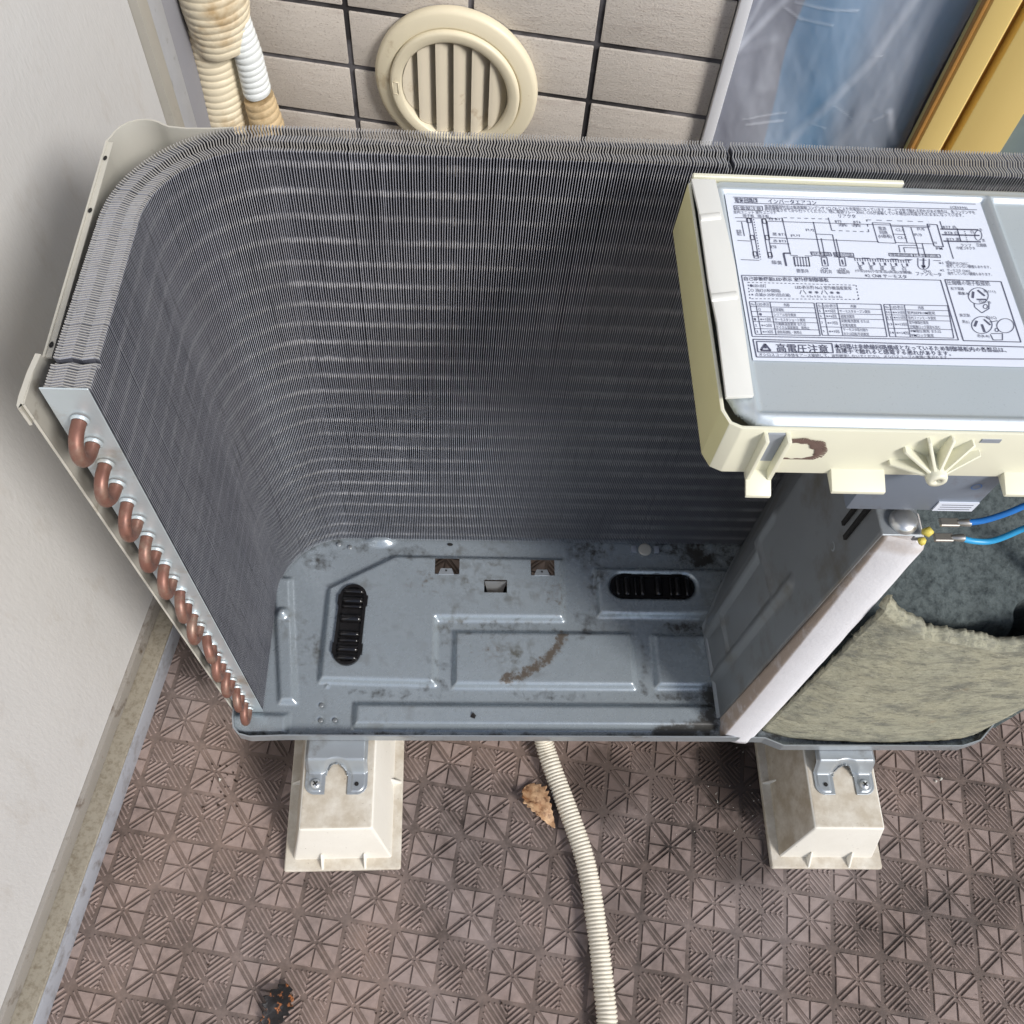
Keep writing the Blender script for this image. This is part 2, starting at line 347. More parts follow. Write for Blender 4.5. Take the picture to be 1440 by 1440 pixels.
def sdf_poly(X, Y, poly):
    P = np.array(poly); d = np.full(X.shape, 1e9); ins = np.zeros(X.shape, bool); n = len(P)
    for i in range(n):
        a, b = P[i], P[(i + 1) % n]; e = b - a
        wx, wy = X - a[0], Y - a[1]; t = np.clip((wx * e[0] + wy * e[1]) / (e @ e), 0, 1)
        d = np.minimum(d, np.hypot(wx - t * e[0], wy - t * e[1]))
        c = ((a[1] > Y) != (b[1] > Y)) & (X < (b[0] - a[0]) * (Y - a[1]) / ((b[1] - a[1]) or 1e-12) + a[0]); ins ^= c
    return np.where(ins, -d, d)
def rect(x0, y0, x1, y1): return [(x0, y0), (x1, y0), (x1, y1), (x0, y1)]
def sstep(x): x = np.clip(x, 0, 1); return x * x * (3 - 2 * x)
def vnoise(X, Y, s, seed=0):
    r = np.random.default_rng(seed); out = np.zeros(X.shape); a = 1; tot = 0
    for o in range(4):
        f = s * 2 ** o; g = r.random((257, 257)); x = X * f; y = Y * f
        xi = np.floor(x).astype(int); yi = np.floor(y).astype(int); fx = sstep(x - xi); fy = sstep(y - yi)
        G = lambda i, j: g[(yi + j) % 257, (xi + i) % 257]
        out += a * ((G(0, 0) * (1 - fx) + G(1, 0) * fx) * (1 - fy) + (G(0, 1) * (1 - fx) + G(1, 1) * fx) * fy); tot += a; a *= .5
    return out / tot

# ================================================================== SETTING
PX, PY = .048, .0477
floor = MB().box(-.42, 2.2, -1.3, .66, -.12, 0).build('balcony_floor', 'sheet'); tag(floor, 'brown embossed vinyl balcony floor with star and chevron squares', 'floor', kind='structure')
def bar(mb, a, b, wd, h):
    a = np.array(a); b = np.array(b); t = (b - a) / np.linalg.norm(b - a); n = np.array([-t[1], t[0]]) * wd / 2; i = .28
    lo = [a - n, b - n, b + n, a + n]; ti = t * wd * .3
    hi = [a + ti - n * (1 - i * 2), b - ti - n * (1 - i * 2), b - ti + n * (1 - i * 2), a + ti + n * (1 - i * 2)]
    mb.hexa([(p[0], p[1], -.0004) for p in lo] + [(p[0], p[1], h) for p in hi])
def star_cell():
    mb = MB(); s = PX; h = .0013
    for q in range(4):
        c, sn = round(math.cos(q * math.pi / 2)), round(math.sin(q * math.pi / 2))
        for sg in (1, -1):
            a, gd, gs = .455, .095, .014
            tri = [(gd + gs, gs * sg), (a, gs * sg), (a, (a - gd) * sg)]
            if sg < 0: tri = tri[::-1]
            mb.prism([((x * c - y * sn) * s, (x * sn + y * c) * s) for x, y in tri], -.0004, h, .0007)
        d = np.array([c - sn, sn + c]) / math.sqrt(2)
        bar(mb, d * .035 * s, d * .60 * s, .048 * s, h * .9)
    return mb
def chevron_cell():
    mb = MB(); s = PX; h = .0013
    for q in range(4):
        c, sn = round(math.cos(q * math.pi / 2)), round(math.sin(q * math.pi / 2))
        rot = lambda p: np.array([(p[0] * c - p[1] * sn) * s, (p[0] * sn + p[1] * c) * s])
        for a, L in ((.075, .385), (.19, .27), (.305, .155), (.405, .055)):
            for sg in (1, -1): bar(mb, rot((0.004 * sg, a)), rot((L * sg, a + L)), .05 * s, h)
    return mb
pstar = star_cell().build('star_square', 'pad', floor); pchev = chevron_cell().build('chevron_square', 'pad', floor)
cells = []
for i in range(-7, 26):
    for j in range(-13, 12):
        x, y = i * PX, -j * PY
        px, py = project((x, y, 0)); a, b = x - OX, y - OY
        u_, v_ = a * CU + b * SU, -a * SU + b * CU
        under = (-.05 < u_ < .80) and (v_ > .045)
        vis = -40 < px < 1480 and -40 < py < 1480 and not (under and py < 990)
        cells.append((not vis, abs(px - 720) + abs(py - 1100), i, j, x, y))
cells.sort(); rest = MB(); proto = {True: pstar, False: pchev}; used = {True: 0, False: 0}; ncell = 0
sc, cc = star_cell(), chevron_cell()
for hid, _, i, j, x, y in cells:
    st = (i + j) % 2 == 0
    if not hid and ncell < 290:
        o = proto[st] if not used[st] else link_copy(proto[st], floor)
        used[st] = 1; o.location = (x, y, 0); ncell += 1
    else:
        src = sc if st else cc; rest.add([(vx + x, vy + y, vz) for vx, vy, vz in src.v], src.f)
tag(rest.build('embossed_squares', 'pad', floor), kind='stuff')

up = MB().box(-.42, -.3225, -1.3, .52, .0005, .03).build('floor_upstand', 'upstand', bevel=.0012); tag(up, 'blue grey upstand edging the floor under the grey divider panel', 'upstand', kind='structure')

# balcony divider on the left
dv = empty('balcony_divider', (-.35, -.4, 0)); tag(dv, 'pale grey balcony divider panel with aluminium post and tan bottom rail', 'divider')
O3 = Vector((.35, .4, 0))
MB().box(-.42, -.3235, -1.3, .50, .0305, .034).build('rail', 'rail', dv, .0006, 1, O3)
MB().box(-.375, -.3415, -1.3, .47, .0345, .054).build('channel', 'channel', dv, .0012, 2, O3)
MB().box(-.372, -.346, -1.3, .442, .0545, 1.9).build('panel', 'panel', dv, 0, 1, O3)
MB().box(-.375, -.338, .4425, .4600, .0545, 1.9).build('post', 'postalu', dv, .0015, 2, O3)
MB().box(-.375, -.341, .4635, .489, .0545, 1.9).build('post_cap', 'alu', dv, .0015, 2, O3)
sw = MB().box(-.60, -.352, .4895, .6175, 0, 2.3).build('side_wall', 'plainwall', bevel=.002); tag(sw, 'plain grey wall return behind the divider post and taped pipe', 'wall')

# tiled back wall
TWX, TWZ, TX0, TZ0, YW = .12743, .06518, -.21776, .42096, .6227
wall = MB().box(-.60, .162, YW + .0008, YW + .12, 0, 2.4).build('tiled_wall', 'grout'); tag(wall, 'beige grey tiled wall with dark grout behind the unit', 'wall')
g = .0030
tm = MB().box(-TWX / 2 + g, TWX / 2 - g, -.0016, .003, -TWZ / 2 + g, TWZ / 2 - g).build('tile', 'tile', wall, .0012, 2)
first = True
for i in range(-2, 3):
    for j in range(-16, 7):
        cx, cz = TX0 + (i + .5) * TWX, TZ0 - (j + .5) * TWZ
        if cx + TWX / 2 > .163 + TWX * .3 or cz < .03: continue
        o = tm if first else link_copy(tm, wall); first = False
        o.location = (cx, YW + random.uniform(-.0004, .0004), cz)
for j in range(-16, 7):                      # narrow cut tiles against the door frame
    cz = TZ0 - (j + .5) * TWZ
    x0 = TX0 + 3 * TWX
    break
upper = MB().box(-.60, .162, YW + .0005, YW + .0035, TZ0 + 16.02 * TWZ, 2.4).build('upper_tiles', 'tile', wall)

# round vent hood
vt = empty('wall_vent', (-.1035, YW - .003, .3565)); tag(vt, 'round cream plastic wall vent with upright louvres above the coil', 'vent')
fwd = Matrix.Rotation(R(90), 4, 'X')           # lathe axis +Z -> -Y
MB().lathe([(.0855, 0), (.0865, .002), (.0865, .007), (.085, .0105), (.082, .0118), (.0715, .0142), (.0695, .014), (.069, .0115)], 72, fwd).build('flange', 'vent', vt)
MB().lathe([(.0688, .006), (.0688, .0165), (.0675, .0185), (.0655, .019), (.0585, .0185), (.0565, .017), (.0562, .0)], 72, fwd).build('ring', 'vent', vt)
MB().lathe([(.0001, -.0005), (.0562, -.0005)], 48, fwd).build('dark_backing', 'dark', vt)
for k in range(6):
    x = -.047 + k * .0188; mb = MB(); n = 8; vv = []
    for z in (-1, 1):
        for off in (0, 1):
            for q in range(n + 1):
                t = q / n; xx = min(.0555, max(-.0555, x - .0105 + .020 * t)); h = math.sqrt(max(1e-6, .0558 ** 2 - xx ** 2)) - .0004
                vv.append((xx + .0007 * off, -.0150 + .0135 * t ** 1.8 + .0018 * off, z * h))
    m2 = 2 * (n + 1)
    fs = [(q, q + 1, m2 + q + 1, m2 + q) for q in range(n)] + [(n + 1 + q + 1, n + 1 + q, m2 + n + 1 + q, m2 + n + 2 + q) for q in range(n)]
    fs += [(0, m2, m2 + n + 1, n + 1), (n, n + n + 1, m2 + 2 * n + 1, m2 + n)]
    fs += [(q, n + 1 + q, n + 2 + q, q + 1) for q in range(n)] + [(m2 + q, m2 + q + 1, m2 + n + 2 + q, m2 + n + 1 + q) for q in range(n)]
    mb.add(vv, fs, 0, True); mb.build('louvre', 'ventslat', vt).data.set_sharp_from_angle(angle=R(35))
# embossed mark on the ring
mk = MB(); w0 = .0035
for (x0, z0, x1, z1) in ((-.0655, -.010, -.0655, .004), (-.0595, -.010, -.0595, .004), (-.0655, .004, -.0595, .004), (-.0655, -.010, -.0595, -.010)):
    mk.tube([(x0, -.019, z0), (x1, -.019, z1)], .0004, 6)
mk.build('ring_mark', 'vent', vt)

# doorway at the right: white frame, film, blue sheet, yellow boards
fr = MB().box(.1625, .1735, .610, .635, 0, 2.2).box(.166, .1735, .6355, .70, 0, 2.2).build('door_frame', 'whiteframe', bevel=.0015); tag(fr, 'slim white upright door frame beside the tiled wall', 'door frame')
NX, NZ = 130, 420
X = np.linspace(.1738, .3683, NX); Zc = np.r_[np.linspace(0, .27, 20), np.linspace(.272, .60, 230), np.linspace(.61, 1.6, 60)]; GX, GZ = np.meshgrid(X, Zc)
def film_y(GX, GZ):
    d = GX * 1.0 + GZ * .42
    return .619 + .004 * np.sin(d * 46 + 3 * vnoise(GX, GZ, 5, 3)) + .008 * (vnoise(GX * 2.5, GZ * .8, 9, 4) - .5) + .003 * (vnoise(GX + GZ * .3, GZ * .5, 30, 8) - .5) + .0008 * (vnoise(GX + GZ * .5, GZ * .4, 90, 18) - .5)
FY = film_y(GX, GZ); crease_glint = .10 * vnoise(GX * 2, GZ * .5, 9, 61)
for (pts_, wd_, am, dy) in (([(1300, -60), (1287, 0), (1225, 85), (1113, 199), (1085, 240)], .0065, .42, .006), ([(1078, -10), (1062, 20), (1033, 74)], .003, .6, .003), ([(1112, -6), (1080, 28), (1034, 73)], .0045, .6, .004),
                            ([(1118, 6), (1150, 11), (1206, 13)], .0012, .7, .002), ([(1102, 14), (1125, 30), (1170, 34)], .0012, .55, .002), ([(1045, 166), (1105, 163)], .0012, .5, .001), ([(1050, 174), (1100, 174)], .0016, .6, .001),
                            ([(1160, 146), (1175, 149), (1198, 167)], .0012, .5, .001), ([(1140, 176), (1160, 181)], .0012, .45, .001), ([(1170, 210), (1260, 100), (1330, -20)], .009, .20, .004), ([(1225, 76), (1240, 79)], .0012, .5, .001),
                            ([(1085, 62), (1083, 95), (1072, 125)], .009, .34, .004), ([(1050, 68), (1085, 62)], .008, .3, .004), ([(1045, 90), (1050, 160)], .011, .22, .002), ([(1250, 158), (1258, 200)], .0045, .5, .004), ([(1228, 170), (1250, 160)], .0025, .4, .003)):
    W = [np.array(at_y(a, b, .617)) for a, b in pts_]; dd = np.full(GX.shape, 9.)
    for a, b in zip(W, W[1:]):
        e_ = b - a; t_ = np.clip(((GX - a[0]) * e_[0] + (GZ - a[1]) * e_[1]) / (e_ @ e_), 0, 1); dd = np.minimum(dd, np.hypot(GX - a[0] - t_ * e_[0], GZ - a[1] - t_ * e_[1]))
    k_ = np.exp(-(dd / wd_) ** 2); k_ = k_ * np.clip(.25 + 1.5 * vnoise(GX * 1.0, GZ * 1.0, 24, int(wd_ * 1e5) + len(pts_)), 0, 1); crease_glint = np.maximum(crease_glint, .5 * am * k_); FY -= dy * k_ * .25  # highlights on the creases painted in as whiter, denser film
me_o = grid_mesh('plastic_film', GX, FY, GZ, mats=('film',), attrs=dict(crease_glint=crease_glint)); tag(me_o, 'crumpled clear plastic film hung over the doorway', 'plastic film')
TX_ = np.linspace(.235, .372, 40); Zt = np.linspace(0, 1.6, 60); GX, GZ = np.meshgrid(TX_, Zt)
GX = GX + (.368 - GX) / .106 * (.012 * np.sin(GZ * 11 + 1) + .03 * (vnoise(GZ * .5, GZ * 0, 8, 41) - .5) + .05 * (.45 - GZ) * (GZ < 1))
bt = grid_mesh('blue_sheet', GX, .648 + .004 * np.sin(GX * 60 + GZ * 4) + .02 * (vnoise(GX, GZ, 6, 9) - .5), GZ, mats=('bluetarp',)); tag(bt, 'blue sheet hanging behind the plastic film in the doorway', 'blue sheet')
rm = MB().box(.12, 1.1, .70, .75, 0, 2.4).box(.06, .118, .752, 1.0, 0, 2.4).build('room_wall', 'room'); tag(rm, 'dim greyish room wall seen through the plastic film', 'wall')
rf = MB().box(.10, 1.1, .665, 1.0, -.12, -.002).build('room_floor', 'room'); tag(rf, 'dim room floor behind the film covered doorway', 'floor', kind='structure')
yb = empty('yellow_jamb', (.40, .62, 0)); tag(yb, 'yellow upright door jamb with brown edge beside the film', 'door jamb'); Y3 = Vector((-.40, -.62, 0))
MB().box(.3685, .3725, .600, .609, 0, 2.2).build('brown_edge', 'brownedge', yb, .001, 1, Y3)
MB().box(.3729, .400, .600, .632, 0, 2.2).build('outer_board', 'yellow', yb, .006, 3, Y3)
MB().box(.4003, .409, .618, .66, 0, 2.2).build('groove_strip', 'brownedge', yb, .0006, 1, Y3)
MB().box(.4093, .4575, .603, .66, 0, 2.2).build('inner_board', 'yellow', yb, .002, 2, Y3)
tw = MB().box(.4578, 2.2, .632, .74, 0, 2.4).build('grey_door', 'teal'); tag(tw, 'flat grey green door face right of the yellow jamb', 'door')

# taped pipes
def taped(name, ctr, rads, mat, par, pitch=.0078, seg=28, amp=.0006):
    C = [Vector(c) for c in ctr]; L = [0]
    for a, b in zip(C, C[1:]): L.append(L[-1] + (b - a).length)
    n = int(L[-1] / pitch); pts = []; rr = []
    for k in range(n):
        for f_, r_ in ((0.0, 1), (.62, .75), (.86, -.6), (.93, -.3)):
            s = (k + f_) * pitch; s = min(s, L[-1] - 1e-5)
            i = max(q for q in range(len(L)) if L[q] <= s); t = (s - L[i]) / (L[i + 1] - L[i]); t2 = t
            pts.append(C[i].lerp(C[i + 1], t2)); rr.append(rads[i] + (rads[i + 1] - rads[i]) * t2 + amp * r_ + random.uniform(-.00015, .00015))
    mb = MB().tube(pts, rr, seg)
    v = []
    for p in mb.v:                                   # wraps run on a slant
        v.append((p[0], p[1], p[2] + (p[0] - pts[0].x) * .16 + (mnoise.noise(Vector(p) * 60) * .0012)))
    mb.v = v
    return mb.build(name, mat, par, loc=-Vector(par.location) if par else None)
pp = empty('taped_pipe', (-.335, .56, 0)); tag(pp, 'cream tape wrapped pipe bundle forking into two beside the divider post', 'pipe')
taped('bundle', [(-.324, .553, .72), (-.323, .556, .46), (-.327, .56, .405)], [.033, .0325, .027], 'tape', pp)
taped('thick_branch', [(-.3385, .561, .43), (-.3415, .561, .375), (-.345, .560, .30), (-.346, .558, .04)], [.0225, .0222, .0245, .025], 'tape', pp)
taped('thin_branch', [(-.3075, .5575, .435), (-.302, .557, .40), (-.3005, .557, .352)], [.0135, .0133, .0138], 'tapewhite', pp, .0066, 24, .0008)
taped('thin_branch_foot', [(-.3005, .557, .353), (-.2975, .557, .318), (-.294, .556, .26), (-.292, .55, .04)], [.0152, .0172, .018, .018], 'tapetan', pp, .0085, 24, .0007)

# ================================================================== AIR CONDITIONER
ZB, ZT = .106, .620
ac = empty('air_conditioner_unit', (OX, OY, 0), TH)
tag(ac, 'opened outdoor air conditioner unit with bare coil and labelled control box', 'air conditioner')
# ---- base pan
OUT = [(-.0135, .018), (-.0115, .0085), (-.006, .0025), (.004, .0), (.035, .0012), (.470, .0012), (.4975, .0005), (.515, -.0068), (.693, -.0066), (.712, -.001), (.728, .0135), (.748, .038), (.752, .06), (.752, .262), (-.0135, .262)]
step = .0016
X = np.arange(-.0135, .7521, step); Y = np.arange(-.0068, .2625, step)
HOLES = [rect(.1730, .1735, .1988, .1915), rect(.2741, .1735, .2993, .1915), rect(.2249, .1530, .2487, .1675)]
for h in HOLES:
    for a, arr, k in ((h[0][0], X, 0), (h[1][0], X, 0), (h[0][1], Y, 1), (h[2][1], Y, 1)):
        q = np.argmin(abs(arr - a)); arr[q] = a
GX, GY = np.meshgrid(X, Y)
PL = [[(.064, .157), (.131, .195), (.308, .194), (.307, .1255), (.1755, .125), (.1765, .0555), (.063, .058)],
      rect(.1955, .0535, .3762, .1102), rect(.3985, .054, .49, .1088), [(.344, .1305), (.49, .1305), (.49, .184), (.344, .184)],
      rect(.1000, .0125, .49, .0342), [(.006, .170), (.0235, .1685), (.0415, .0365), (.026, .0365)], [(-.02, .004), (.0365, .0045), (.0355, .0238), (-.02, .0245)], rect(.53, .03, .73, .21)]
hgt = np.zeros(GX.shape)
for k, p in enumerate(PL):
    d = sdf_poly(GX, GY, p); r = .0032
    d = np.where(d > 0, d, d)
    hh = (.0068 if k < 5 else .005) * sstep(.5 - d / (2 * r)); hgt = np.maximum(hgt, hh)
for (cx, cy, rx, ry, a) in ((.1138, .2155, .016, .008, .006), (.020, .128, .006, .006, .006), (.0667, .0337, .0032, .0032, -.0012), (.0673, .0189, .0036, .0036, -.0012), (.081, .019, .0036, .0036, -.0012), (.0706, .0532, .0022, .0022, .002)):
    d = np.hypot((GX - cx) / rx, (GY - cy) / ry); hgt += a * sstep(1.25 - d)
# recess under the right-hand grommet and the shallow dished rim round the left one
dr = sdf_poly(GX, GY, [(.371, .1635), (.435, .1635)]) - .0145
hgt -= .0065 * sstep(.5 - dr / .004)
hgt += .0006 * (vnoise(GX, GY, 28, 5) - .5)
d_out = sdf_poly(GX, GY, OUT)
cx = .5 * (GX[:-1, :-1] + GX[1:, 1:]); cy = .5 * (GY[:-1, :-1] + GY[1:, 1:])
keep = sdf_poly(cx, cy, OUT) < .0007
for h in HOLES: keep &= ~((cx > h[0][0]) & (cx < h[1][0]) & (cy > h[0][1]) & (cy < h[2][1]))
def dist_line(P):
    d = np.full(GX.shape, 9.)
    for a, b in zip(P, P[1:]):
        a = np.array(a); b = np.array(b); e = b - a; t = np.clip(((GX - a[0]) * e[0] + (GY - a[1]) * e[1]) / (e @ e), 0, 1); d = np.minimum(d, np.hypot(GX - a[0] - t * e[0], GY - a[1] - t * e[1]))
    return d
stain = .95 * sstep(1 - dist_line([(.246, .0600), (.262, .0635), (.276, .071), (.290, .0825), (.300, .095), (.306, .107)]) / .0105)
stain = np.maximum(stain, .34 * sstep(1 - np.hypot((GX - .235) / .045, (GY - .09) / .025)))
stain = np.maximum(stain, .38 * sstep(1 - np.hypot((GX - .158) / .04, (GY - .165) / .03)))
stain = np.maximum(stain, .40 * sstep(1 - np.hypot((GX - .30) / .03, (GY - .155) / .04)))
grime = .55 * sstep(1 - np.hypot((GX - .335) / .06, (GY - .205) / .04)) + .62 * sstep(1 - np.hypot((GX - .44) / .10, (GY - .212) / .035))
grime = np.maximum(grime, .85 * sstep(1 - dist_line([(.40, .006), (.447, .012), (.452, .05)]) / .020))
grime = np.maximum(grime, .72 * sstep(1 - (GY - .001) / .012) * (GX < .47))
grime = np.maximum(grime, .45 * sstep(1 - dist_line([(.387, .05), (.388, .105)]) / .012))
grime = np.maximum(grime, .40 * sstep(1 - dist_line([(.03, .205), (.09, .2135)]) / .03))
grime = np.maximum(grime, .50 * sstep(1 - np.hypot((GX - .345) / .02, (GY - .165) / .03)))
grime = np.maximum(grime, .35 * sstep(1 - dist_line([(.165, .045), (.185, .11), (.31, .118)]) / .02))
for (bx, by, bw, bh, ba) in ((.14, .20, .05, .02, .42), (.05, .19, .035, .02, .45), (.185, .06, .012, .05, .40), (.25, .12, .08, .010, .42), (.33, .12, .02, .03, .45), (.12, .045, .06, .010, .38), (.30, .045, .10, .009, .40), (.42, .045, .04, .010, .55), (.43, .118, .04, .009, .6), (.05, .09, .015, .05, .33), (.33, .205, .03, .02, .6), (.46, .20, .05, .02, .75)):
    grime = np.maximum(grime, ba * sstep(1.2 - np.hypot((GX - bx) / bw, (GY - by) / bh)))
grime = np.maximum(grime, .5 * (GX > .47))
SX, SY = snap(GX, GY, OUT, step)
pan = grid_mesh('base_pan', SX, SY, ZB + hgt, keep, ('pan',), ac, dict(stain=stain, grime=grime))
# rim of the pan
def offset_path(P, d):
    out = []; n = len(P)
    for i in range(n):
        a, b, c = np.array(P[i - 1]), np.array(P[i]), np.array(P[(i + 1) % n])
        t1 = (b - a) / np.linalg.norm(b - a); t2 = (c - b) / np.linalg.norm(c - b)
        nn = np.array([t1[1] + t2[1], -t1[0] - t2[0]]); nn /= np.linalg.norm(nn); out.append(tuple(b + nn * d))
    return out
def ring_wall(mb, P, Q, z0, z1):
    n = len(P); vv = [(*p, z0) for p in P] + [(*p, z1) for p in P] + [(*p, z1) for p in Q] + [(*p, z0) for p in Q]
    fs = []
    for i in range(n):
        j = (i + 1) % n; fs += [(n + i, i, j, n + j), (n + i, n + j, 2 * n + j, 2 * n + i), (2 * n + i, 2 * n + j, 3 * n + j, 3 * n + i)]
    mb.add(vv, fs); return mb
def resample(P, step):
    out = []; n = len(P)
    for i in range(n):
        a, b = np.array(P[i]), np.array(P[(i + 1) % n]); k = max(1, int(np.linalg.norm(b - a) / step))
        out += [tuple(a + (b - a) * t / k) for t in range(k)]
    return out
OR = resample(OUT, .02); ri = [tuple(p) for p in OR]; ro = offset_path(OR, .0013)
ring_wall(MB(), ri, ro, ZB - .0012, ZB + .0135).build('pan_rim', 'galv', pan)
# lower side of pan
# tabs bent down in the holes
for h in HOLES[:2]:
    cx0 = (h[0][0] + h[1][0]) / 2 - .001; y0 = h[0][1]
    mb = MB(); mb.add([(cx0 - .0085, y0 - .001, ZB + .0070), (cx0 + .0085, y0 - .001, ZB + .0070), (cx0 + .0058, y0 + .0065, ZB + .0066), (cx0 - .0058, y0 + .0065, ZB + .0066),
                       (cx0 - .0085, y0 - .001, ZB + .0082), (cx0 + .0085, y0 - .001, ZB + .0082), (cx0 + .0058, y0 + .0065, ZB + .0078), (cx0 - .0058, y0 + .0065, ZB + .0078)], [(0, 3, 2, 1), (4, 5, 6, 7), (0, 1, 5, 4), (1, 2, 6, 5), (2, 3, 7, 6), (3, 0, 4, 7)])
    mb.build('tab', 'galv', pan, .0003, 1)
    MB().lathe([(.0001, .0002), (.0011, .0002)], 12, Matrix.Translation((cx0, y0 + .0035, ZB + .0081))).build('tab_hole', 'dark', pan)
h = HOLES[2]; a0, a1, b1 = h[0][0], h[1][0], h[2][1]
MB().hexa([(a0 + .004, b1 - .0072, ZB - .010), (a1 - .004, b1 - .0072, ZB - .010), (a1 - .0005, b1 - .0006, ZB + .0055), (a0 + .0005, b1 - .0006, ZB + .0055),
           (a0 + .004, b1 - .0082, ZB - .0098), (a1 - .004, b1 - .0082, ZB - .0098), (a1 - .0005, b1 - .0014, ZB + .0062), (a0 + .0005, b1 - .0014, ZB + .0062)]).build('tab', 'partition', pan)
MB().box(a0 - .001, a1 + .001, h[0][1] - .001, b1 + .001, ZB - .012, ZB - .0115).build('dark_backing', 'dark', pan)  # thin black sheet stands in for the shade below this hole
def capsule(cx, cy, L, r, ang, n=14):
    P = []
    for s, a0 in ((1, -90), (-1, 90)):
        for k in range(n + 1):
            a = R(a0 + 180 * k / n); P.append((s * (L / 2 - r) + r * math.cos(a), r * math.sin(a)))
    c, sn = math.cos(ang), math.sin(ang); return [(cx + x * c - y * sn, cy + x * sn + y * c) for x, y in P]
def grommet(cx, cy, L, r, ang, zt, name):
    mb = MB()
    for rr, z0, z1 in ((r, zt - .006, zt + .0022), (r - .003, zt - .003, zt + .0012)):
        pass
    mb.prism(capsule(cx, cy, L, r, ang), zt - .004, zt + .0012)
    Po = capsule(cx, cy, L, r, ang); Pi = capsule(cx, cy, L - .006, r - .003, ang); n = len(Po)
    ring_wall(mb, [p for p in Pi], [p for p in Po], zt + .001, zt + .0034)
    c, sn = math.cos(ang), math.sin(ang)
    for k, (t, wd, hh) in enumerate(((-.41, .004, .005), (-.30, .006, .0035), (-.20, .003, .0042), (-.12, .0045, .0045), (.07, .0065, .0045), (.22, .003, .0042), (.30, .006, .0035), (.41, .004, .005))):
        x = t * L; e_ = r * .74
        mb.tube([(cx + x * c - b * sn, cy + x * sn + b * c, zt + .0006 + (hh - .0022) * (1 - (b / e_) ** 2 * .35)) for b in np.linspace(-e_, e_, 7)], wd * .62, 10)
    for t in (-.30, .30):
        for s in (-1, 1):
            q = rect(t * L - .0055, s * r - .0013, t * L + .0055, s * r + .0013); mb.prism([(cx + a * c - b * sn, cy + a * sn + b * c) for a, b in q], zt - .001, zt + .0036)
    return mb.build(name, 'black', pan)
grommet(.0895, .1155, .0875, .0138, R(88), ZB + .0068, 'oblong_grommet')
grommet(.403, .1637, .090, .0138, R(0), ZB + .0005, 'oblong_grommet')
def dome(x, y, z, r, h, mat, name, par, cross=False):
    o = MB().lathe([(r, 0), (r * .97, h * .55), (r * .7, h * .92), (.0002, h)], 20, Matrix.Translation((x, y, z))).build(name, mat, par)
    return o
for x, y in ((.0667, .0337), (.0673, .0189), (.081, .019)): dome(x, y, ZB + .0002, .0024, .0009, 'partition', 'rivet', pan)
for x, y in ((.0818, .2064), (.070, .2095)): dome(x, y, ZB + .0004, .0026, .0012, 'galv', 'rivet', pan)
MB().lathe([(.0001, .0006), (.0022, .0006)], 12, Matrix.Translation((.1883, .2115, ZB)) @ Matrix.Diagonal((1.4, .8, 1, 1))).build('drain_slot', 'dark', pan)
MB().lathe([(.0072, 0), (.007, .0018), (.006, .0022), (.0001, .002)], 28, Matrix.Translation((.3990, .2085, ZB + .0003))).build('drain_plug', 'guard', pan)
for s in (-1, 1): MB().box(.3990 + s * .0125 - .0028, .3990 + s * .0125 + .0028, .204, .2125, ZB + .0004, ZB + .003).build('drain_clip', 'guardin', pan, .0008, 2)
lf = MB().add([(.212, .0205, ZB + .0075), (.216, .0190, ZB + .0078), (.2175, .022, ZB + .0085), (.2145, .025, ZB + .009), (.213, .0235, ZB + .0078)], [(0, 1, 2, 3, 4)]).build('dry_fragment', 'rot', pan)

# ---- coil
T_ = .0222
def coil_pt(s):       # path of the coil's mid line
    R0 = .068 + T_ / 2; l1 = .1475 - .0285; arc = R0 * math.pi / 2; uc, vc = .0798, .1475
    if s < l1: return (uc - R0, .0285 + s), (0, 1)
    if s < l1 + arc:
        a = (s - l1) / R0; return (uc - R0 * math.cos(a), vc + R0 * math.sin(a)), (math.sin(a), math.cos(a))
    return (uc + s - l1 - arc, vc + R0), (1, 0)
LEAN = .016
def ztop(s): return .627 - .013 * min(1, s / .24)
COILLEN = .119 + (.068 + T_ / 2) * math.pi / 2 + .652
FP = .00172; K = 9
prof = np.linspace(-T_ / 2, T_ / 2, K); wave = np.array([0, .5, 0, -.5, 0, .5, 0, -.5, 0]) * .0013
CRUSH = [(random.uniform(.12, .8), random.uniform(.15, .6), random.uniform(.003, .009), random.choice((-1, 1)) * random.uniform(.0003, .0008)) for _ in range(22)] + [(.30, .575, .004, .0009), (.33, .565, .003, -.0009), (.255, .60, .004, .0008)]
V = []; Fc = []; FM = []; nf = int(COILLEN / FP); ZL = [0, 1.0]
ridx = 0
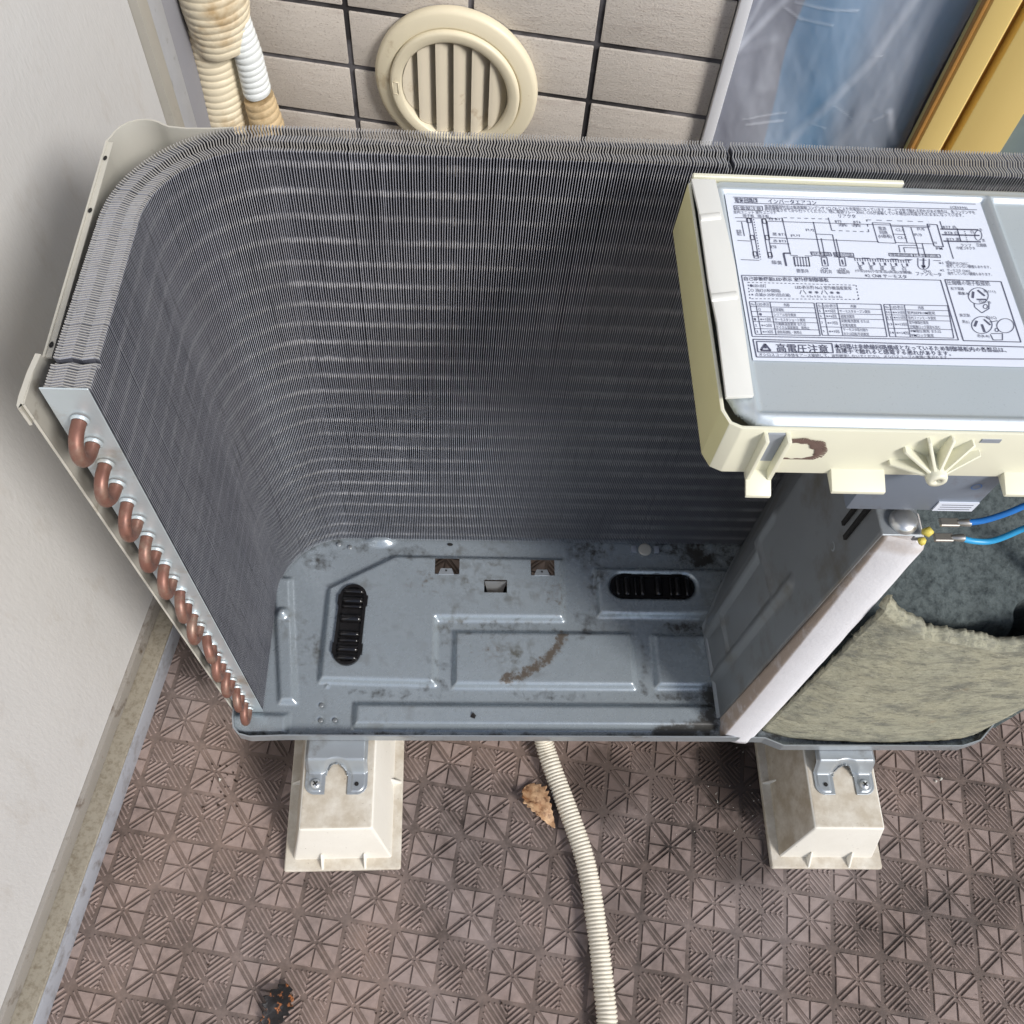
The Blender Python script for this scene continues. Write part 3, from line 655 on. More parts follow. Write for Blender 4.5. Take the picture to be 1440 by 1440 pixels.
for k in range(nf):
    s = (k + .5) * FP; (cu_, cv_), (tu, tv) = coil_pt(s); nu, nv = -tv, tu      # outward normal (left / back)
    bend = random.gauss(0, .00003); tilt = random.gauss(0, .00005); zj = random.gauss(0, .00012); th = .00017
    if random.random() < .02: tilt += random.choice((-1, 1)) * .0004
    if k in (9, 10, 300, 301): zj -= .0035
    base = len(V); z0 = ZB + .002; z1 = ztop(s) + zj
    levels = [z0, z0 + .09, z0 + .19, z0 + .28, z0 + .36, z0 + .43, z0 + .465, z1 - .006, z1 - .0014, z1]; NL = len(levels)
    for li, z in enumerate(levels):
        off = bend + tilt * (z - z0) / (z1 - z0) + .00030 * mnoise.noise(Vector((s * 22, z * 14, 3.1))) + .00016 * mnoise.noise(Vector((s * 160, z * 40, 7.7)))
        for (cs, cz, cr, ca) in CRUSH: off += ca * math.exp(-(((s - cs) / cr) ** 2 + ((z - cz) / (cr * 1.6)) ** 2))
        tk = th if li < NL - 1 else .00034
        for sd in (-1, 1):
            rng_ = range(K) if sd < 0 else range(K - 1, -1, -1)
            for q in rng_:
                a = wave[q] + off + sd * tk; d = prof[q]
                V.append((cu_ + tu * a + nu * d + LEAN * (z - ZB), cv_ + tv * a + nv * d, z))
    n2 = 2 * K
    for l in range(NL - 1):
        b0, b1 = base + l * n2, base + (l + 1) * n2
        for q in range(n2): Fc.append((b0 + q, b0 + (q + 1) % n2, b1 + (q + 1) % n2, b1 + q)); FM.append(1 if (q % K == K - 1 or l == NL - 2) else 0)
    b = base + (NL - 1) * n2
    for q in range(K - 1): Fc.append((b + q, b + q + 1, b + n2 - 2 - q, b + n2 - 1 - q)); FM.append(2)
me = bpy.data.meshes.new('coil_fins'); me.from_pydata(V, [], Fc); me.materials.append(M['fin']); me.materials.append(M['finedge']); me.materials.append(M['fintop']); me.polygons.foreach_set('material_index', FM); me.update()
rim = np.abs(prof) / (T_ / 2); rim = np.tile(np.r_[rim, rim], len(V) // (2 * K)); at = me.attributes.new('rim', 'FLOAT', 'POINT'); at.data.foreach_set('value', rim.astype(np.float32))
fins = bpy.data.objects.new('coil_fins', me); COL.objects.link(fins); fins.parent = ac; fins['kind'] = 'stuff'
NT = 24; TP = .0210
tz = [ZB + .0150 + i * TP for i in range(NT)]
path = [coil_pt(s)[0] for s in list(np.linspace(.0, .119, 4)) + list(np.linspace(.128, .243, 12)) + [.27, .5, COILLEN - .001]]
tub = MB().tube([(a, b, 0) for a, b in path], .0046, 10).build('coil_tube', 'collar', fins)
for i, z in enumerate(tz):
    o = tub if i == 0 else link_copy(tub, fins); o.location = (LEAN * (z - ZB), 0, z)
# end plate with return bends
uc0 = coil_pt(0)[0][0] - .0006; v0 = .0275
def pz(z): return LEAN * (z - ZB)
mb = MB(); hw = T_ / 2 + .0006
mb.hexa([(uc0 - hw, v0 - .001, ZB + .001), (uc0 + hw, v0 - .001, ZB + .001), (uc0 + hw, v0, ZB + .001), (uc0 - hw, v0, ZB + .001),
         (uc0 - hw + pz(.629), v0 - .001, (.629)), (uc0 + hw + pz(.629), v0 - .001, (.629)), (uc0 + hw + pz(.629), v0, (.629)), (uc0 - hw + pz(.629), v0, (.629))])
ep = mb.build('end_plate', 'plate', ac, .0004, 1)
pts = []
for k in range(15):
    a = math.pi * k / 14; pts.append((0, -.0052 - TP / 2 * math.sin(a) * 1.1, TP / 2 * math.cos(a)))
pts = [(0, .001, TP / 2), (0, -.003, TP / 2)] + pts + [(0, -.003, -TP / 2), (0, .001, -TP / 2)]
ub = MB().tube(pts, .0037, 14); ub.lathe([(.0048, -.0005), (.0047, .0008), (.0040, .0013)], 16, Matrix.Translation((0, -.0012, TP / 2)) @ Matrix.Rotation(R(90), 4, 'X'), 1); ub.lathe([(.0048, -.0005), (.0047, .0008), (.0040, .0013)], 16, Matrix.Translation((0, -.0012, -TP / 2)) @ Matrix.Rotation(R(90), 4, 'X'), 1)
ubo = ub.build('return_bend', ['copper', 'plate'], ep)
for k in range(12):
    z = (tz[2 * k] + tz[2 * k + 1]) / 2; o = ubo if k == 0 else link_copy(ubo, ep)
    o.location = (uc0 + pz(z), v0 - .001, z); o.rotation_euler = (random.gauss(0, .03), math.atan(LEAN), random.gauss(0, .09))

# ---- corner guard at the left
ZG = .611
gp = [(-.0145, .0262), (-.0156, .0256), (-.0163, .0262), (-.0165, .028), (-.0164, .046), (-.0156, .06), (-.0154, .216), (-.0154, .222), (-.0135, .2262), (-.0122, .2305), (-.0095, .2355), (-.0055, .2395), (-.0005, .2420), (.0045, .2428), (.0095, .2422), (.0135, .2405), (.0165, .2385), (.0195, .2372), (.030, .2362), (.046, .237), (.058, .2385)]
def strip_wall(mb, P, th, z0f, z1f):
    Q = []
    for i, p in enumerate(P):
        a = np.array(P[max(0, i - 1)]); b = np.array(P[min(len(P) - 1, i + 1)]); t = (b - a) / np.linalg.norm(b - a); Q.append(tuple(np.array(p) + np.array([t[1], -t[0]]) * th))
    n = len(P)
    vv = [(*p, z0f(i)) for i, p in enumerate(P)] + [(*p, z1f(i)) for i, p in enumerate(P)] + [(*p, z1f(i)) for i, p in enumerate(Q)] + [(*p, z0f(i)) for i, p in enumerate(Q)]
    fs = []
    for i in range(n - 1):
        fs += [(i, i + 1, n + i + 1, n + i), (n + i, n + i + 1, 2 * n + i + 1, 2 * n + i), (2 * n + i, 2 * n + i + 1, 3 * n + i + 1, 3 * n + i)]
    fs += [(0, n, 2 * n, 3 * n), (n - 1, 4 * n - 1, 3 * n - 1, 2 * n - 1)]
    mb.add(vv, fs); return mb
mb = strip_wall(MB(), gp, .0012, lambda i: ZB - .004, lambda i: ZG + (.004 if i < 5 else 0))
for q in range(len(mb.sm)): mb.sm[q] = True
gd = mb.build('corner_guard', 'guard', ac); gd.data.set_sharp_from_angle(angle=R(40))
cap = [(-.0160, .0240), (-.0174, .0236), (-.0186, .0258), (-.0190, .031), (-.0184, .046), (-.0170, .058)]
mc = strip_wall(MB(), cap, .0030, lambda i: ZG - .010, lambda i: ZG + .0045)
for q in range(len(mc.sm)): mc.sm[q] = True
mc.build('guard_cap', 'guard', gd).data.set_sharp_from_angle(angle=R(40))
# inward lip along the top with screw holes
mb = MB()
for a, b in zip(gp[5:8], gp[6:8]): mb.hexa([(a[0] + .0003, a[1], ZG - .0022), (a[0] + .0042, a[1], ZG - .0022), (b[0] + .0042, b[1], ZG - .0022), (b[0] + .0003, b[1], ZG - .0022), (a[0] + .0003, a[1], ZG - .001), (a[0] + .0042, a[1], ZG - .001), (b[0] + .0042, b[1], ZG - .001), (b[0] + .0003, b[1], ZG - .001)])
mb.build('guard_lip', 'guard', gd)
for v_ in (.208, .165, .068): MB().lathe([(.0001, .0002), (.0014, .0002)], 12, Matrix.Translation((-.0131, v_, ZG - .0009)) @ Matrix.Diagonal((.8, 1.5, 1, 1))).build('screw_hole', 'dark', gd)

# ---- partition with foam strip
pp_pl = [(.4575, .0205), (.4570, .060), (.4535, .117), (.4615, .132), (.478, .164), (.502, .205), (.506, .213)]
mb = MB(); nz = 70; ZP = .588
PPr = []
for a, b in zip(pp_pl, pp_pl[1:]):
    a = np.array(a); b = np.array(b); k = max(2, int(np.linalg.norm(b - a) / .0028)); PPr += [tuple(a + (b - a) * t / k) for t in range(k)]
PPr.append(pp_pl[-1]); PPr = np.array(PPr)
zz = np.linspace(ZB + .001, ZP, 170)
GV, GZ = np.meshgrid(PPr[:, 1], zz); GU = np.repeat(PPr[None, :, 0], len(zz), 0)
def cap_d(v0_, z0_, v1_, z1_):
    a = np.array([v0_, z0_]); e = np.array([v1_, z1_]) - a; t = np.clip(((GV - a[0]) * e[0] + (GZ - a[1]) * e[1]) / (e @ e), 0, 1); return np.hypot(GV - a[0] - t * e[0], GZ - a[1] - t * e[1])
rel = np.zeros(GU.shape)
for q in ((.1085, .30, .1085, .118, .0042), (.121, .35, .121, .30, .0042), (.0585, .352, .062, .112, .0046), (.115, .305, .060, .312, .0026), (.1085, .175, .062, .172, .0026)):
    rel = np.maximum(rel, sstep(1.35 - cap_d(*q[:4]) / q[4]))
GU = GU - .0032 * rel + LEAN * .7 * (GZ - ZB) * (1 - np.clip((GV - .1) / .1, 0, 1))
pk = ~((GZ[:-1, :-1] > .512) & (GV[:-1, :-1] < .03))
part = grid_mesh('partition_panel', GU, GV, GZ, pk, mats=('partition',), parent=ac)
sol = part.modifiers.new('thick', 'SOLIDIFY'); sol.thickness = .0012; sol.offset = -1
for (v_, z0_, z1_) in ((.0522, .459, .485), (.0424, .457, .50)):
    MB().box(-.0032, .0006, v_ - .0016, v_ + .0016, z0_, z1_).build('slot', 'dark', part, loc=(.4571 + LEAN * .7 * (z0_ - ZB + .012) , 0, 0))
MB().lathe([(.0065, 0), (.0062, .0006), (.003, .0009), (.0002, .0006)], 20, Matrix.Translation((.4605, .0475, .4345)) @ Matrix.Rotation(R(-90), 4, 'Y')).build('scuff', 'galv', part)
# foot flange of the partition
mb = MB()
for a, b in zip(pp_pl[:-2], pp_pl[1:-1]): mb.hexa([(a[0] - .004, a[1], ZB + .0072), (a[0], a[1], ZB + .0072), (b[0], b[1], ZB + .0072), (b[0] - .004, b[1], ZB + .0072), (a[0] - .0035, a[1], ZB + .0086), (a[0], a[1], ZB + .012), (b[0], b[1], ZB + .012), (b[0] - .0035, b[1], ZB + .0086)])
mb.build('partition_foot', 'galv', part, .0006, 1)
# foam strip (front edge)
nz = 60; vv = []; rows = []
soil_tan = []
prof = [(-.0128, .026, 1), (-.0128, .014, 1), (-.0124, .0044, 1), (-.0112, .0028, 1), (-.0098, .0020, .1), (.006, -.0015, 0), (.014, -.0015, 0), (.0180, .0003, 0), (.0202, .0045, 0), (.0202, .022, 0)]
for k in range(nz + 1):
    t = k / nz; z = ZB - .004 + t * (.503 - ZB); cu_ = .4698 + .0085 * t; cv_ = .0005 + .0195 * t ** 1.2
    w_ = .95 + .03 * mnoise.noise(Vector((0, 0, z * 40))); end = 1 - max(0, (t - .965) / .035) ** 2 * .55
    for (a, b, s_) in prof:
        jit = .0005 * mnoise.noise(Vector((a * 100, b * 100, z * 130)))
        vv.append((cu_ + (a if a < .01 else a * w_ * end) + jit, cv_ + b + jit, z)); soil_tan.append(s_ if t < .96 else max(s_, .5))
n = len(prof); fs = [(k * n + q, k * n + q + 1, (k + 1) * n + q + 1, (k + 1) * n + q) for k in range(nz) for q in range(n - 1)]
fs += [tuple(range(nz * n, nz * n + n)), tuple(range(n - 1, -1, -1))]
fo = MB().add(vv, fs, 0, True).build('foam_strip', 'foam', part)
at = fo.data.attributes.new('soil_tan', 'FLOAT', 'POINT'); at.data.foreach_set('value', soil_tan)

# ---- control box
ZC = .635
tray_o = [(.3272, .0195), (.3305, .0115), (.3365, .0085), (.72, .0085), (.72, .1795), (.330, .1795), (.3272, .1775)]
cb = MB()
Pi = offset_path(tray_o, -.0022)
n = len(tray_o)
# side walls flare a little towards the bottom
low = [(p[0] - (.0012 if p[0] < .34 else 0), p[1] + (-.0015 if p[1] < .05 else .0)) for p in tray_o]
vv = [(*p, .596) for p in low] + [(*p, ZC - .0015) for p in tray_o] + [(*p, ZC - .0015) for p in Pi] + [(*p, .600) for p in Pi]
fs = [tuple(range(n - 1, -1, -1)), tuple(range(3 * n, 4 * n))]
for i in range(n):
    j = (i + 1) % n; fs += [(i, j, n + j, n + i), (n + i, n + j, 2 * n + j, 2 * n + i), (2 * n + i, 2 * n + j, 3 * n + j, 3 * n + i)]
cb.add(vv, fs)
cbo = cb.build('control_box', ['cream', 'creamside'], ac, .0009, 2)
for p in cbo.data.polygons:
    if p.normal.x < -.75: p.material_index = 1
# metal cover, pressed panels
X = np.arange(.3318, .7151, .0014); Y = np.arange(.0098, .1801, .0013); GX, GY = np.meshgrid(X, Y)
hz = np.zeros(GX.shape)
for p in (rect(.3462, .0180, .4992, .1702), rect(.5040, .0180, .700, .1702)):
    d = sdf_poly(GX, GY, p); hz += -.0016 * sstep(.5 - d / .0024) + .0013 * np.exp(-((d - .0022) / .0016) ** 2)
edge = sdf_poly(GX, GY, [(.3316, .030), (.336, .0185), (.344, .0118), (.352, .0096), (.716, .0096), (.716, .1802), (.3316, .1802)])
rr = .0055; e = np.clip((edge + rr) / rr, 0, 1); front = (GY < .06)
hz -= rr * (1 - np.sqrt(np.clip(1 - e ** 2, 0, 1))) * np.where(front | (GX < .345), 1, .25)
cxm = .5 * (GX[:-1, :-1] + GX[1:, 1:]); cym = .5 * (GY[:-1, :-1] + GY[1:, 1:])
kp = sdf_poly(cxm, cym, [(.3316, .030), (.336, .0185), (.344, .0118), (.352, .0096), (.716, .0096), (.716, .1802), (.3316, .1802)]) < .0007
CO = [(.3316, .030), (.336, .0185), (.344, .0118), (.352, .0096), (.716, .0096), (.716, .1802), (.3316, .1802)]
hz = np.where(edge > 0, -rr, hz)
SX, SY = snap(GX, GY, CO, .0014)
cov = grid_mesh('metal_cover', SX, SY, ZC + hz + .0002 * (vnoise(GX, GY, 14, 2) - .5), kp, ('cover',), cbo)
sd = cov.modifiers.new('t', 'SOLIDIFY'); sd.thickness = .0008; sd.offset = -1
MB().box(.330, .4540, .1805, .1835, ZC - .012, ZC + .0012).build('back_ledge', 'cream', cbo, .0006, 1)
# white strip on the left of the cover
cn = [uv(x, y, ZC + .003) for x, y in ((972, 252), (1006, 253), (1034, 374), (1044, 444), (1060, 557), (1021, 559), (1008, 454), (997, 402), (982, 295))]
MB().prism(cn[::-1], ZC + .0012, ZC + .0036).build('white_strip', 'strip', cbo, .0006, 2)
for (a, b, y0) in (((984, 300), (1013, 297), 300), ((999, 412), (1036, 408), 405)):
    p, q = uv(*a, ZC + .004), uv(*b, ZC + .004); MB().hexa([(p[0], p[1] - .006, ZC + .0034), (q[0], q[1] - .006, ZC + .0034), (q[0], q[1], ZC + .0034), (p[0], p[1], ZC + .0034), (p[0], p[1] - .005, ZC + .0044), (q[0], q[1] - .005, ZC + .0044), (q[0], q[1] - .001, ZC + .0044), (p[0], p[1] - .001, ZC + .0044)]).build('strip_step', 'strip', cbo, .0004, 1)
# clips, tabs, boss on the front wall
F0 = .0085
def fbox(u0, u1, z0, z1, dv_, name, mat='cream', bev=.0007): return MB().box(u0, u1, F0 - dv_, F0 + .0006, z0, z1).build(name, mat, cbo, bev, 2)
for (u0, u1) in ((.3478, .3500), (.3588, .3612)): fbox(u0, u1, .594, ZC - .0035, .0062, 'clip_rib')
MB().hexa([(.3478, F0 - .0135, .590), (.3612, F0 - .0135, .590), (.3612, F0 - .001, .596), (.3478, F0 - .001, .596), (.3478, F0 - .0135, .5925), (.3612, F0 - .0135, .5925), (.3612, F0 - .001, .5985), (.3478, F0 - .001, .5985)]).build('clip_foot', 'cream', cbo, .0006, 2)
fbox(.3502, .3586, .607, ZC - .004, .0012, 'clip_slot', 'guardin', 0)
for (u0, u1) in ((.392, .4205), (.4845, .51)):
    MB().hexa([(u0, F0 - .0125, .594), (u1, F0 - .0125, .594), (u1, F0 + .001, .5945), (u0, F0 + .001, .5945), (u0, F0 - .0125, .5966), (u1, F0 - .0125, .5966), (u1, F0 + .001, .6015), (u0, F0 + .001, .6015)]).build('tab', 'cream', cbo, .0006, 2)
bc = (.4415, .610)
bmat = Matrix.Translation((bc[0], F0 + .001, bc[1])) @ Matrix.Rotation(R(90), 4, 'X')
MB().lathe([(.0058, 0), (.0052, .0135), (.0046, .0148), (.0016, .0148), (.0016, .008), (.0001, .008)], 24, bmat).build('screw_boss', 'cream', cbo)
for a in (25, 55, 88, 118, 150, 182):
    d = (math.cos(R(a)), math.sin(R(a))); nn = (-d[1], d[0]); L = .0225; wd = .0008
    P4 = [(bc[0] + nn[0] * wd * s_, bc[1] + nn[1] * wd * s_) for s_ in (1, -1)]; Q4 = [(p[0] + d[0] * L, p[1] + d[1] * L) for p in P4]
    MB().add([(P4[0][0], F0, P4[0][1]), (P4[1][0], F0, P4[1][1]), (Q4[1][0], F0, min(Q4[1][1], ZC - .003)), (Q4[0][0], F0, min(Q4[0][1], ZC - .003)),
              (P4[0][0], F0 - .0125, P4[0][1]), (P4[1][0], F0 - .0125, P4[1][1]), (Q4[1][0], F0 - .004, min(Q4[1][1], ZC - .003)), (Q4[0][0], F0 - .004, min(Q4[0][1], ZC - .003))],
             [(0, 1, 2, 3), (4, 7, 6, 5), (0, 4, 5, 1), (1, 5, 6, 2), (2, 6, 7, 3), (3, 7, 4, 0)]).build('boss_rib', 'cream', cbo, .0002, 1)
MB().box(.4585, .4685, F0 - .0006, F0 + .001, .6265, .6295).build('slot', 'guardin', cbo)
pth = [(.3549, .6200), (.3600, .6240), (.3655, .6258), (.3720, .6252), (.3775, .6227), (.3822, .6164), (.3801, .6096), (.3717, .6072), (.3650, .6080), (.3589, .6102)]
mk = MB(); PT = []
for i in range(len(pth) - 1):
    for t in range(6): PT.append(np.array(pth[i]) * (1 - t / 6) + np.array(pth[i + 1]) * t / 6)
PT = [p for p in PT]
sm = [sum(PT[max(0, i - 3):i + 4]) / len(PT[max(0, i - 3):i + 4]) for i in range(len(PT))]
for i in range(len(sm) - 1):
    a, b = sm[i], sm[i + 1]; t = (b - a) / (np.linalg.norm(b - a) + 1e-9); nn = np.array([-t[1], t[0]]) * max(.0004, .0019 + .0022 * mnoise.noise(Vector((i * .23, 0, 3))) + (.0012 if 18 < i < 34 else 0))
    mk.add([(p[0], F0 - .0010, p[1]) for p in (a - nn, b - nn, b + nn, a + nn)], [(0, 1, 2, 3)])
mk.build('pen_mark', 'marker', cbo)

# ---- wiring label: sheet + print
ZLB = ZC - .0008
lab = [(.3474, .0503), (.4968, .0503), (.4968, .1688), (.3474, .1688)]
MB().prism(lab, ZLB - .0002, ZLB).build('wiring_label', 'paper', cbo)
ZI = ZLB + .00025
INK = MB()
def L(p):                       # label print given in photo pixels
    return uv(p[0], p[1], ZI)
def line(a, b, w_=.00022, dash=0):
    a = np.array(L(a)); b = np.array(L(b)); l = np.linalg.norm(b - a)
    if l < 1e-6: return
    t = (b - a) / l; nn = np.array([-t[1], t[0]]) * w_
    segs = [(0, l)] if not dash else [(q * dash * 2, min(l, q * dash * 2 + dash)) for q in range(int(l / dash / 2) + 1)]
    for s0, s1 in segs:
        p, q = a + t * s0, a + t * s1
        INK.add([(*(p - nn), ZI), (*(q - nn), ZI), (*(q + nn), ZI), (*(p + nn), ZI)], [(0, 1, 2, 3)])
def poly(ps, w_=.00022, close=False, dash=0):
    ps = list(ps) + ([ps[0]] if close else [])
    for a, b in zip(ps, ps[1:]): line(a, b, w_, dash)
def arc(c, rx, ry, a0=0, a1=360, n=22, w_=.0002):
    poly([(c[0] + rx * math.cos(R(a0 + (a1 - a0) * k / n)), c[1] + ry * math.sin(R(a0 + (a1 - a0) * k / n))) for k in range(n + 1)], w_)
def text(s, x0, y0, x1, y1, h, bold=False):   # baseline (x0,y0)-(x1,y1) in pixels, glyph height h pixels
    cu_ = bpy.data.curves.new('t', 'FONT'); cu_.body = s; cu_.resolution_u = 1; cu_.fill_mode = 'FRONT'
    cu_.offset = .012 if bold else .002
    ob = bpy.data.objects.new('t', cu_); COL.objects.link(ob)
    dg = bpy.context.evaluated_depsgraph_get(); me = bpy.data.meshes.new_from_object(ob.evaluated_get(dg))
    nv = len(me.vertices)
    if nv:
        A = np.empty(nv * 3); me.vertices.foreach_get('co', A); A = A.reshape(-1, 3)
        wd = A[:, 0].max() - A[:, 0].min(); ht = .80
        a = np.array(L((x0, y0))); b = np.array(L((x1, y1))); tl = b - a
        top = np.array(L((x0 - h * .28, y0 - h))); up_ = top - a; up_ = np.array([up_[0] * .1, up_[1]])
        Q = a + np.outer((A[:, 0] - A[:, 0].min()) / wd, tl) + np.outer(A[:, 1] / ht, up_)
        INK.add([(x, y, ZI) for x, y in Q], [tuple(p.vertices) for p in me.polygons])
    bpy.data.objects.remove(ob); bpy.data.meshes.remove(me); bpy.data.curves.remove(cu_)
# title rows
line((1031, 277), (1372, 287)); line((1033, 285), (1374, 295)); text('電気回路図', 1034, 284, 1066, 285, 6, True); text('インバータエアコン', 1081, 285.5, 1149, 288, 6); text('(CE0390)', 1337, 293, 1361, 294, 4)
poly([(1032, 289), (1072, 290), (1073, 296), (1033, 295)], close=True); text('充電部注意', 1034, 295, 1071, 296, 5)
text('電源電解部付近は電源電解コンデンサ (C2,C3) により充電部になっています。サービス等で触れる恐れがある場合は、各コンデンサを', 1076, 292.5, 1372, 301, 4.6)
text('充分放電させてから行ってください。特に電源リレー X001, C15が溶着している場合は充電されたままになっています。', 1076, 297, 1356, 305, 4.6)
text('室内ユニット 室外ユニット', 1032, 300, 1092, 301, 4); text('端子板   端子板', 1045, 305, 1082, 306, 4)
# schematic
line((1034, 306), (1092, 307)); poly([(1051, 307), (1057, 307), (1067, 363), (1061, 363)], close=True); poly([(1071, 308), (1077, 308), (1086, 363), (1081, 363)], close=True)
for (x, y) in ((1053, 310), (1058, 334), (1062, 357), (1075, 311), (1079, 334), (1083, 358)): poly([(x - 3, y - 3), (x + 2, y - 3), (x + 3.5, y + 3), (x - 2, y + 3)], .0003, True)
line((1036, 311), (1050, 311)); line((1043, 312), (1047, 332)); line((1037, 338), (1056, 339)); text('電源', 1036, 327, 1043, 327, 4); text('電圧', 1037, 331, 1044, 331, 4); line((1042, 365), (1068, 366)); line((1060, 308), (1070, 365), dash=.001)
text('白 BT2', 1082, 309.5, 1102, 310, 4); text('黒 BT1', 1087, 331, 1105, 331.5, 4); text('赤 BT3', 1088, 340.5, 1106, 341, 4)
line((1079, 311), (1305, 318)); line((1082, 334), (1236, 340)); line((1083, 342), (1110, 343)); line((1079, 312), (1082, 334)); line((1100, 306), (1112, 358)); line((1102, 306), (1165, 308), dash=.002); line((1165, 306), (1170, 324)); poly([(1170, 324), (1222, 326), (1219, 309)], dash=.002)
text('リアクタ', 1180, 306, 1204, 306.5, 5); text('BT5', 1175, 313, 1184, 313, 4); text('BT6', 1201, 314, 1211, 314, 4); text('茶 茶', 1179, 318, 1212, 319, 4); text('FU2', 1134, 325, 1146, 325.5, 4); text('FU1', 1113, 333, 1125, 333, 4); text('四', 1084, 349, 1092, 349, 4)
line((1144, 312), (1154, 358)); line((1147, 329), (1171, 330)); line((1155, 335), (1160, 360)); line((1171, 330), (1178, 362)); line((1176, 336), (1182, 362))
poly([(1112, 356), (1102, 356), (1106, 374)], .0005); text('緑/黄', 1086, 371, 1100, 372, 5); poly([(1112, 359), (1335, 367)], dash=.004)
poly([(1140, 354), (1168, 355), (1170, 360), (1142, 359)], close=True); poly([(1172, 355), (1200, 356), (1201, 361), (1174, 360)], close=True); text('四方弁回路', 1142, 358.6, 1168, 359.5, 4); text('電磁弁回路', 1174, 359.6, 1199, 360.5, 4)
for k in range(6): line((1117 + k * 4, 361), (1119 + k * 4, 375), .0002)
poly([(1116, 361), (1137, 362), (1139, 374), (1118, 373)], close=True); text('膨張弁', 1121, 383, 1138, 383.5, 5); text('四方弁', 1155, 384, 1171, 384.5, 5); text('電磁弁', 1178, 384.5, 1196, 385, 5)
for x in (1155, 1180): poly([(x, 362), (x + 8, 362), (x + 10, 374), (x + 2, 374)], close=True); line((x + 4, 365), (x + 6, 372), .0004)
text('CN4', 1155, 379, 1165, 379, 3.5); text('CN5', 1180, 380, 1190, 380, 3.5)
for k in range(22): line((1202 + k * 3.6, 363 + k * .13), (1203 + k * 3.6, 367 + k * .13), .00018)
line((1202, 363), (1281, 366)); 
for k, t in enumerate('黄黒緑橙白'):
    x = 1206 + k * 15.5; y = 368 + k * .6; poly([(x, y), (x + 2, y + 5), (x + 7, y + 5)], .00018); line((x + 7.5, y), (x + 8.5, y + 4), .0005); text(t, x + 2, y + 10.5, x + 7, y + 10.7, 5)
text('(小型)(H)(小型室温)(高温)(全機種)', 1203, 382, 1283, 385, 3.6); text('※2 CN8 サーモスタ', 1217, 389.5, 1276, 391.5, 5); text('ファンモータ', 1289, 387, 1325, 388.5, 5); text('CN1', 1299, 383, 1309, 383, 3.6)
arc((1299, 372), 8, 7, 0, 180); line((1291, 363), (1291, 372)); line((1307, 364), (1307, 372)); line((1299, 363), (1299, 378), .0004); text('M', 1297, 376, 1302, 376, 4)
poly([(1227, 313), (1252, 314), (1260, 342), (1235, 341)], close=True); text('電源', 1236, 323, 1247, 323.5, 4.5); text('回路', 1238, 328.5, 1249, 329, 4.5); text('(H基板)', 1236, 334, 1255, 334.5, 4.5)
poly([(1218, 309), (1306, 312)], dash=.003); line((1254, 318), (1305, 320)); line((1256, 329), (1274, 330)); line((1260, 341), (1313, 343)); line((1269, 318), (1276, 341)); text('C2,C', 1260, 325, 1273, 325.3, 4.5); text('C3,C', 1263, 336, 1276, 336.3, 4.5); line((1281, 319), (1290, 347)); text('FU5', 1291, 324, 1301, 324.4, 4.5); text('FU3', 1287, 332, 1297, 332.3, 4.5)
poly([(1304, 315), (1318, 316), (1327, 347), (1314, 346)], .00028, True); text('P', 1307, 320, 1310, 320, 4); text('N', 1315, 343, 1318, 343, 4); text('IPM', 1317, 351, 1326, 351.3, 4)
poly([(1266, 355), (1264, 345), (1290, 345)]); poly([(1273, 355), (1271, 348), (1298, 349)]); line((1290, 347), (1293, 360)); line((1297, 342), (1302, 362)); poly([(1250, 356), (1284, 357), (1285, 361), (1251, 360)], close=True); poly([(1284, 357), (1322, 358), (1323, 362), (1285, 361)], close=True); text('弾電源回路', 1253, 359.6, 1282, 360.3, 3.8); text('モータ駆動回路', 1287, 361, 1320, 361.8, 3.8)
line((1322, 311), (1326, 323)); line((1333, 338), (1341, 364))
for (y, t) in ((322, 'BT7 赤'), (330, 'BT8 白'), (339, 'BT9 黒')): text(t, 1327 + (y - 322) * .3, y - 1, 1346 + (y - 322) * .3, y - .6, 4); line((1323 + (y - 322) * .25, y), (1376 + (y - 322) * .2, y + 1), .0005)
line((1346, 321), (1352, 340)); poly([(1356, 322), (1361, 341)], dash=.0008); arc((1376, 331), 5, 7); text('赤', 1378, 325, 1382, 325, 4); text('白', 1366, 328, 1370, 328, 4); text('黒', 1382, 340, 1386, 340, 4); text('ランプ', 1352, 346.5, 1367, 346.8, 4); text('圧縮機', 1374, 346.5, 1388, 347, 4.5); text('中継コネクタ', 1346, 350.5, 1372, 351, 4)
for k, (a, b) in enumerate((('※1', '電磁弁はCN5に、'), ('', '搭載していない機種もあります。'), ('※2', 'サーモスタ CN8は、'), ('', '搭載していない機種もあります。'))):
    y = 371.5 + k * 4.6 + (1 if k > 1 else 0)
    if a: text(a, 1321 + k * .8, y, 1327 + k * .8, y, 3.8)
    text(b, 1331 + k * .9, y, 1331 + k * .9 + (34 if k % 2 == 0 else 62), y + 1.4, 4)
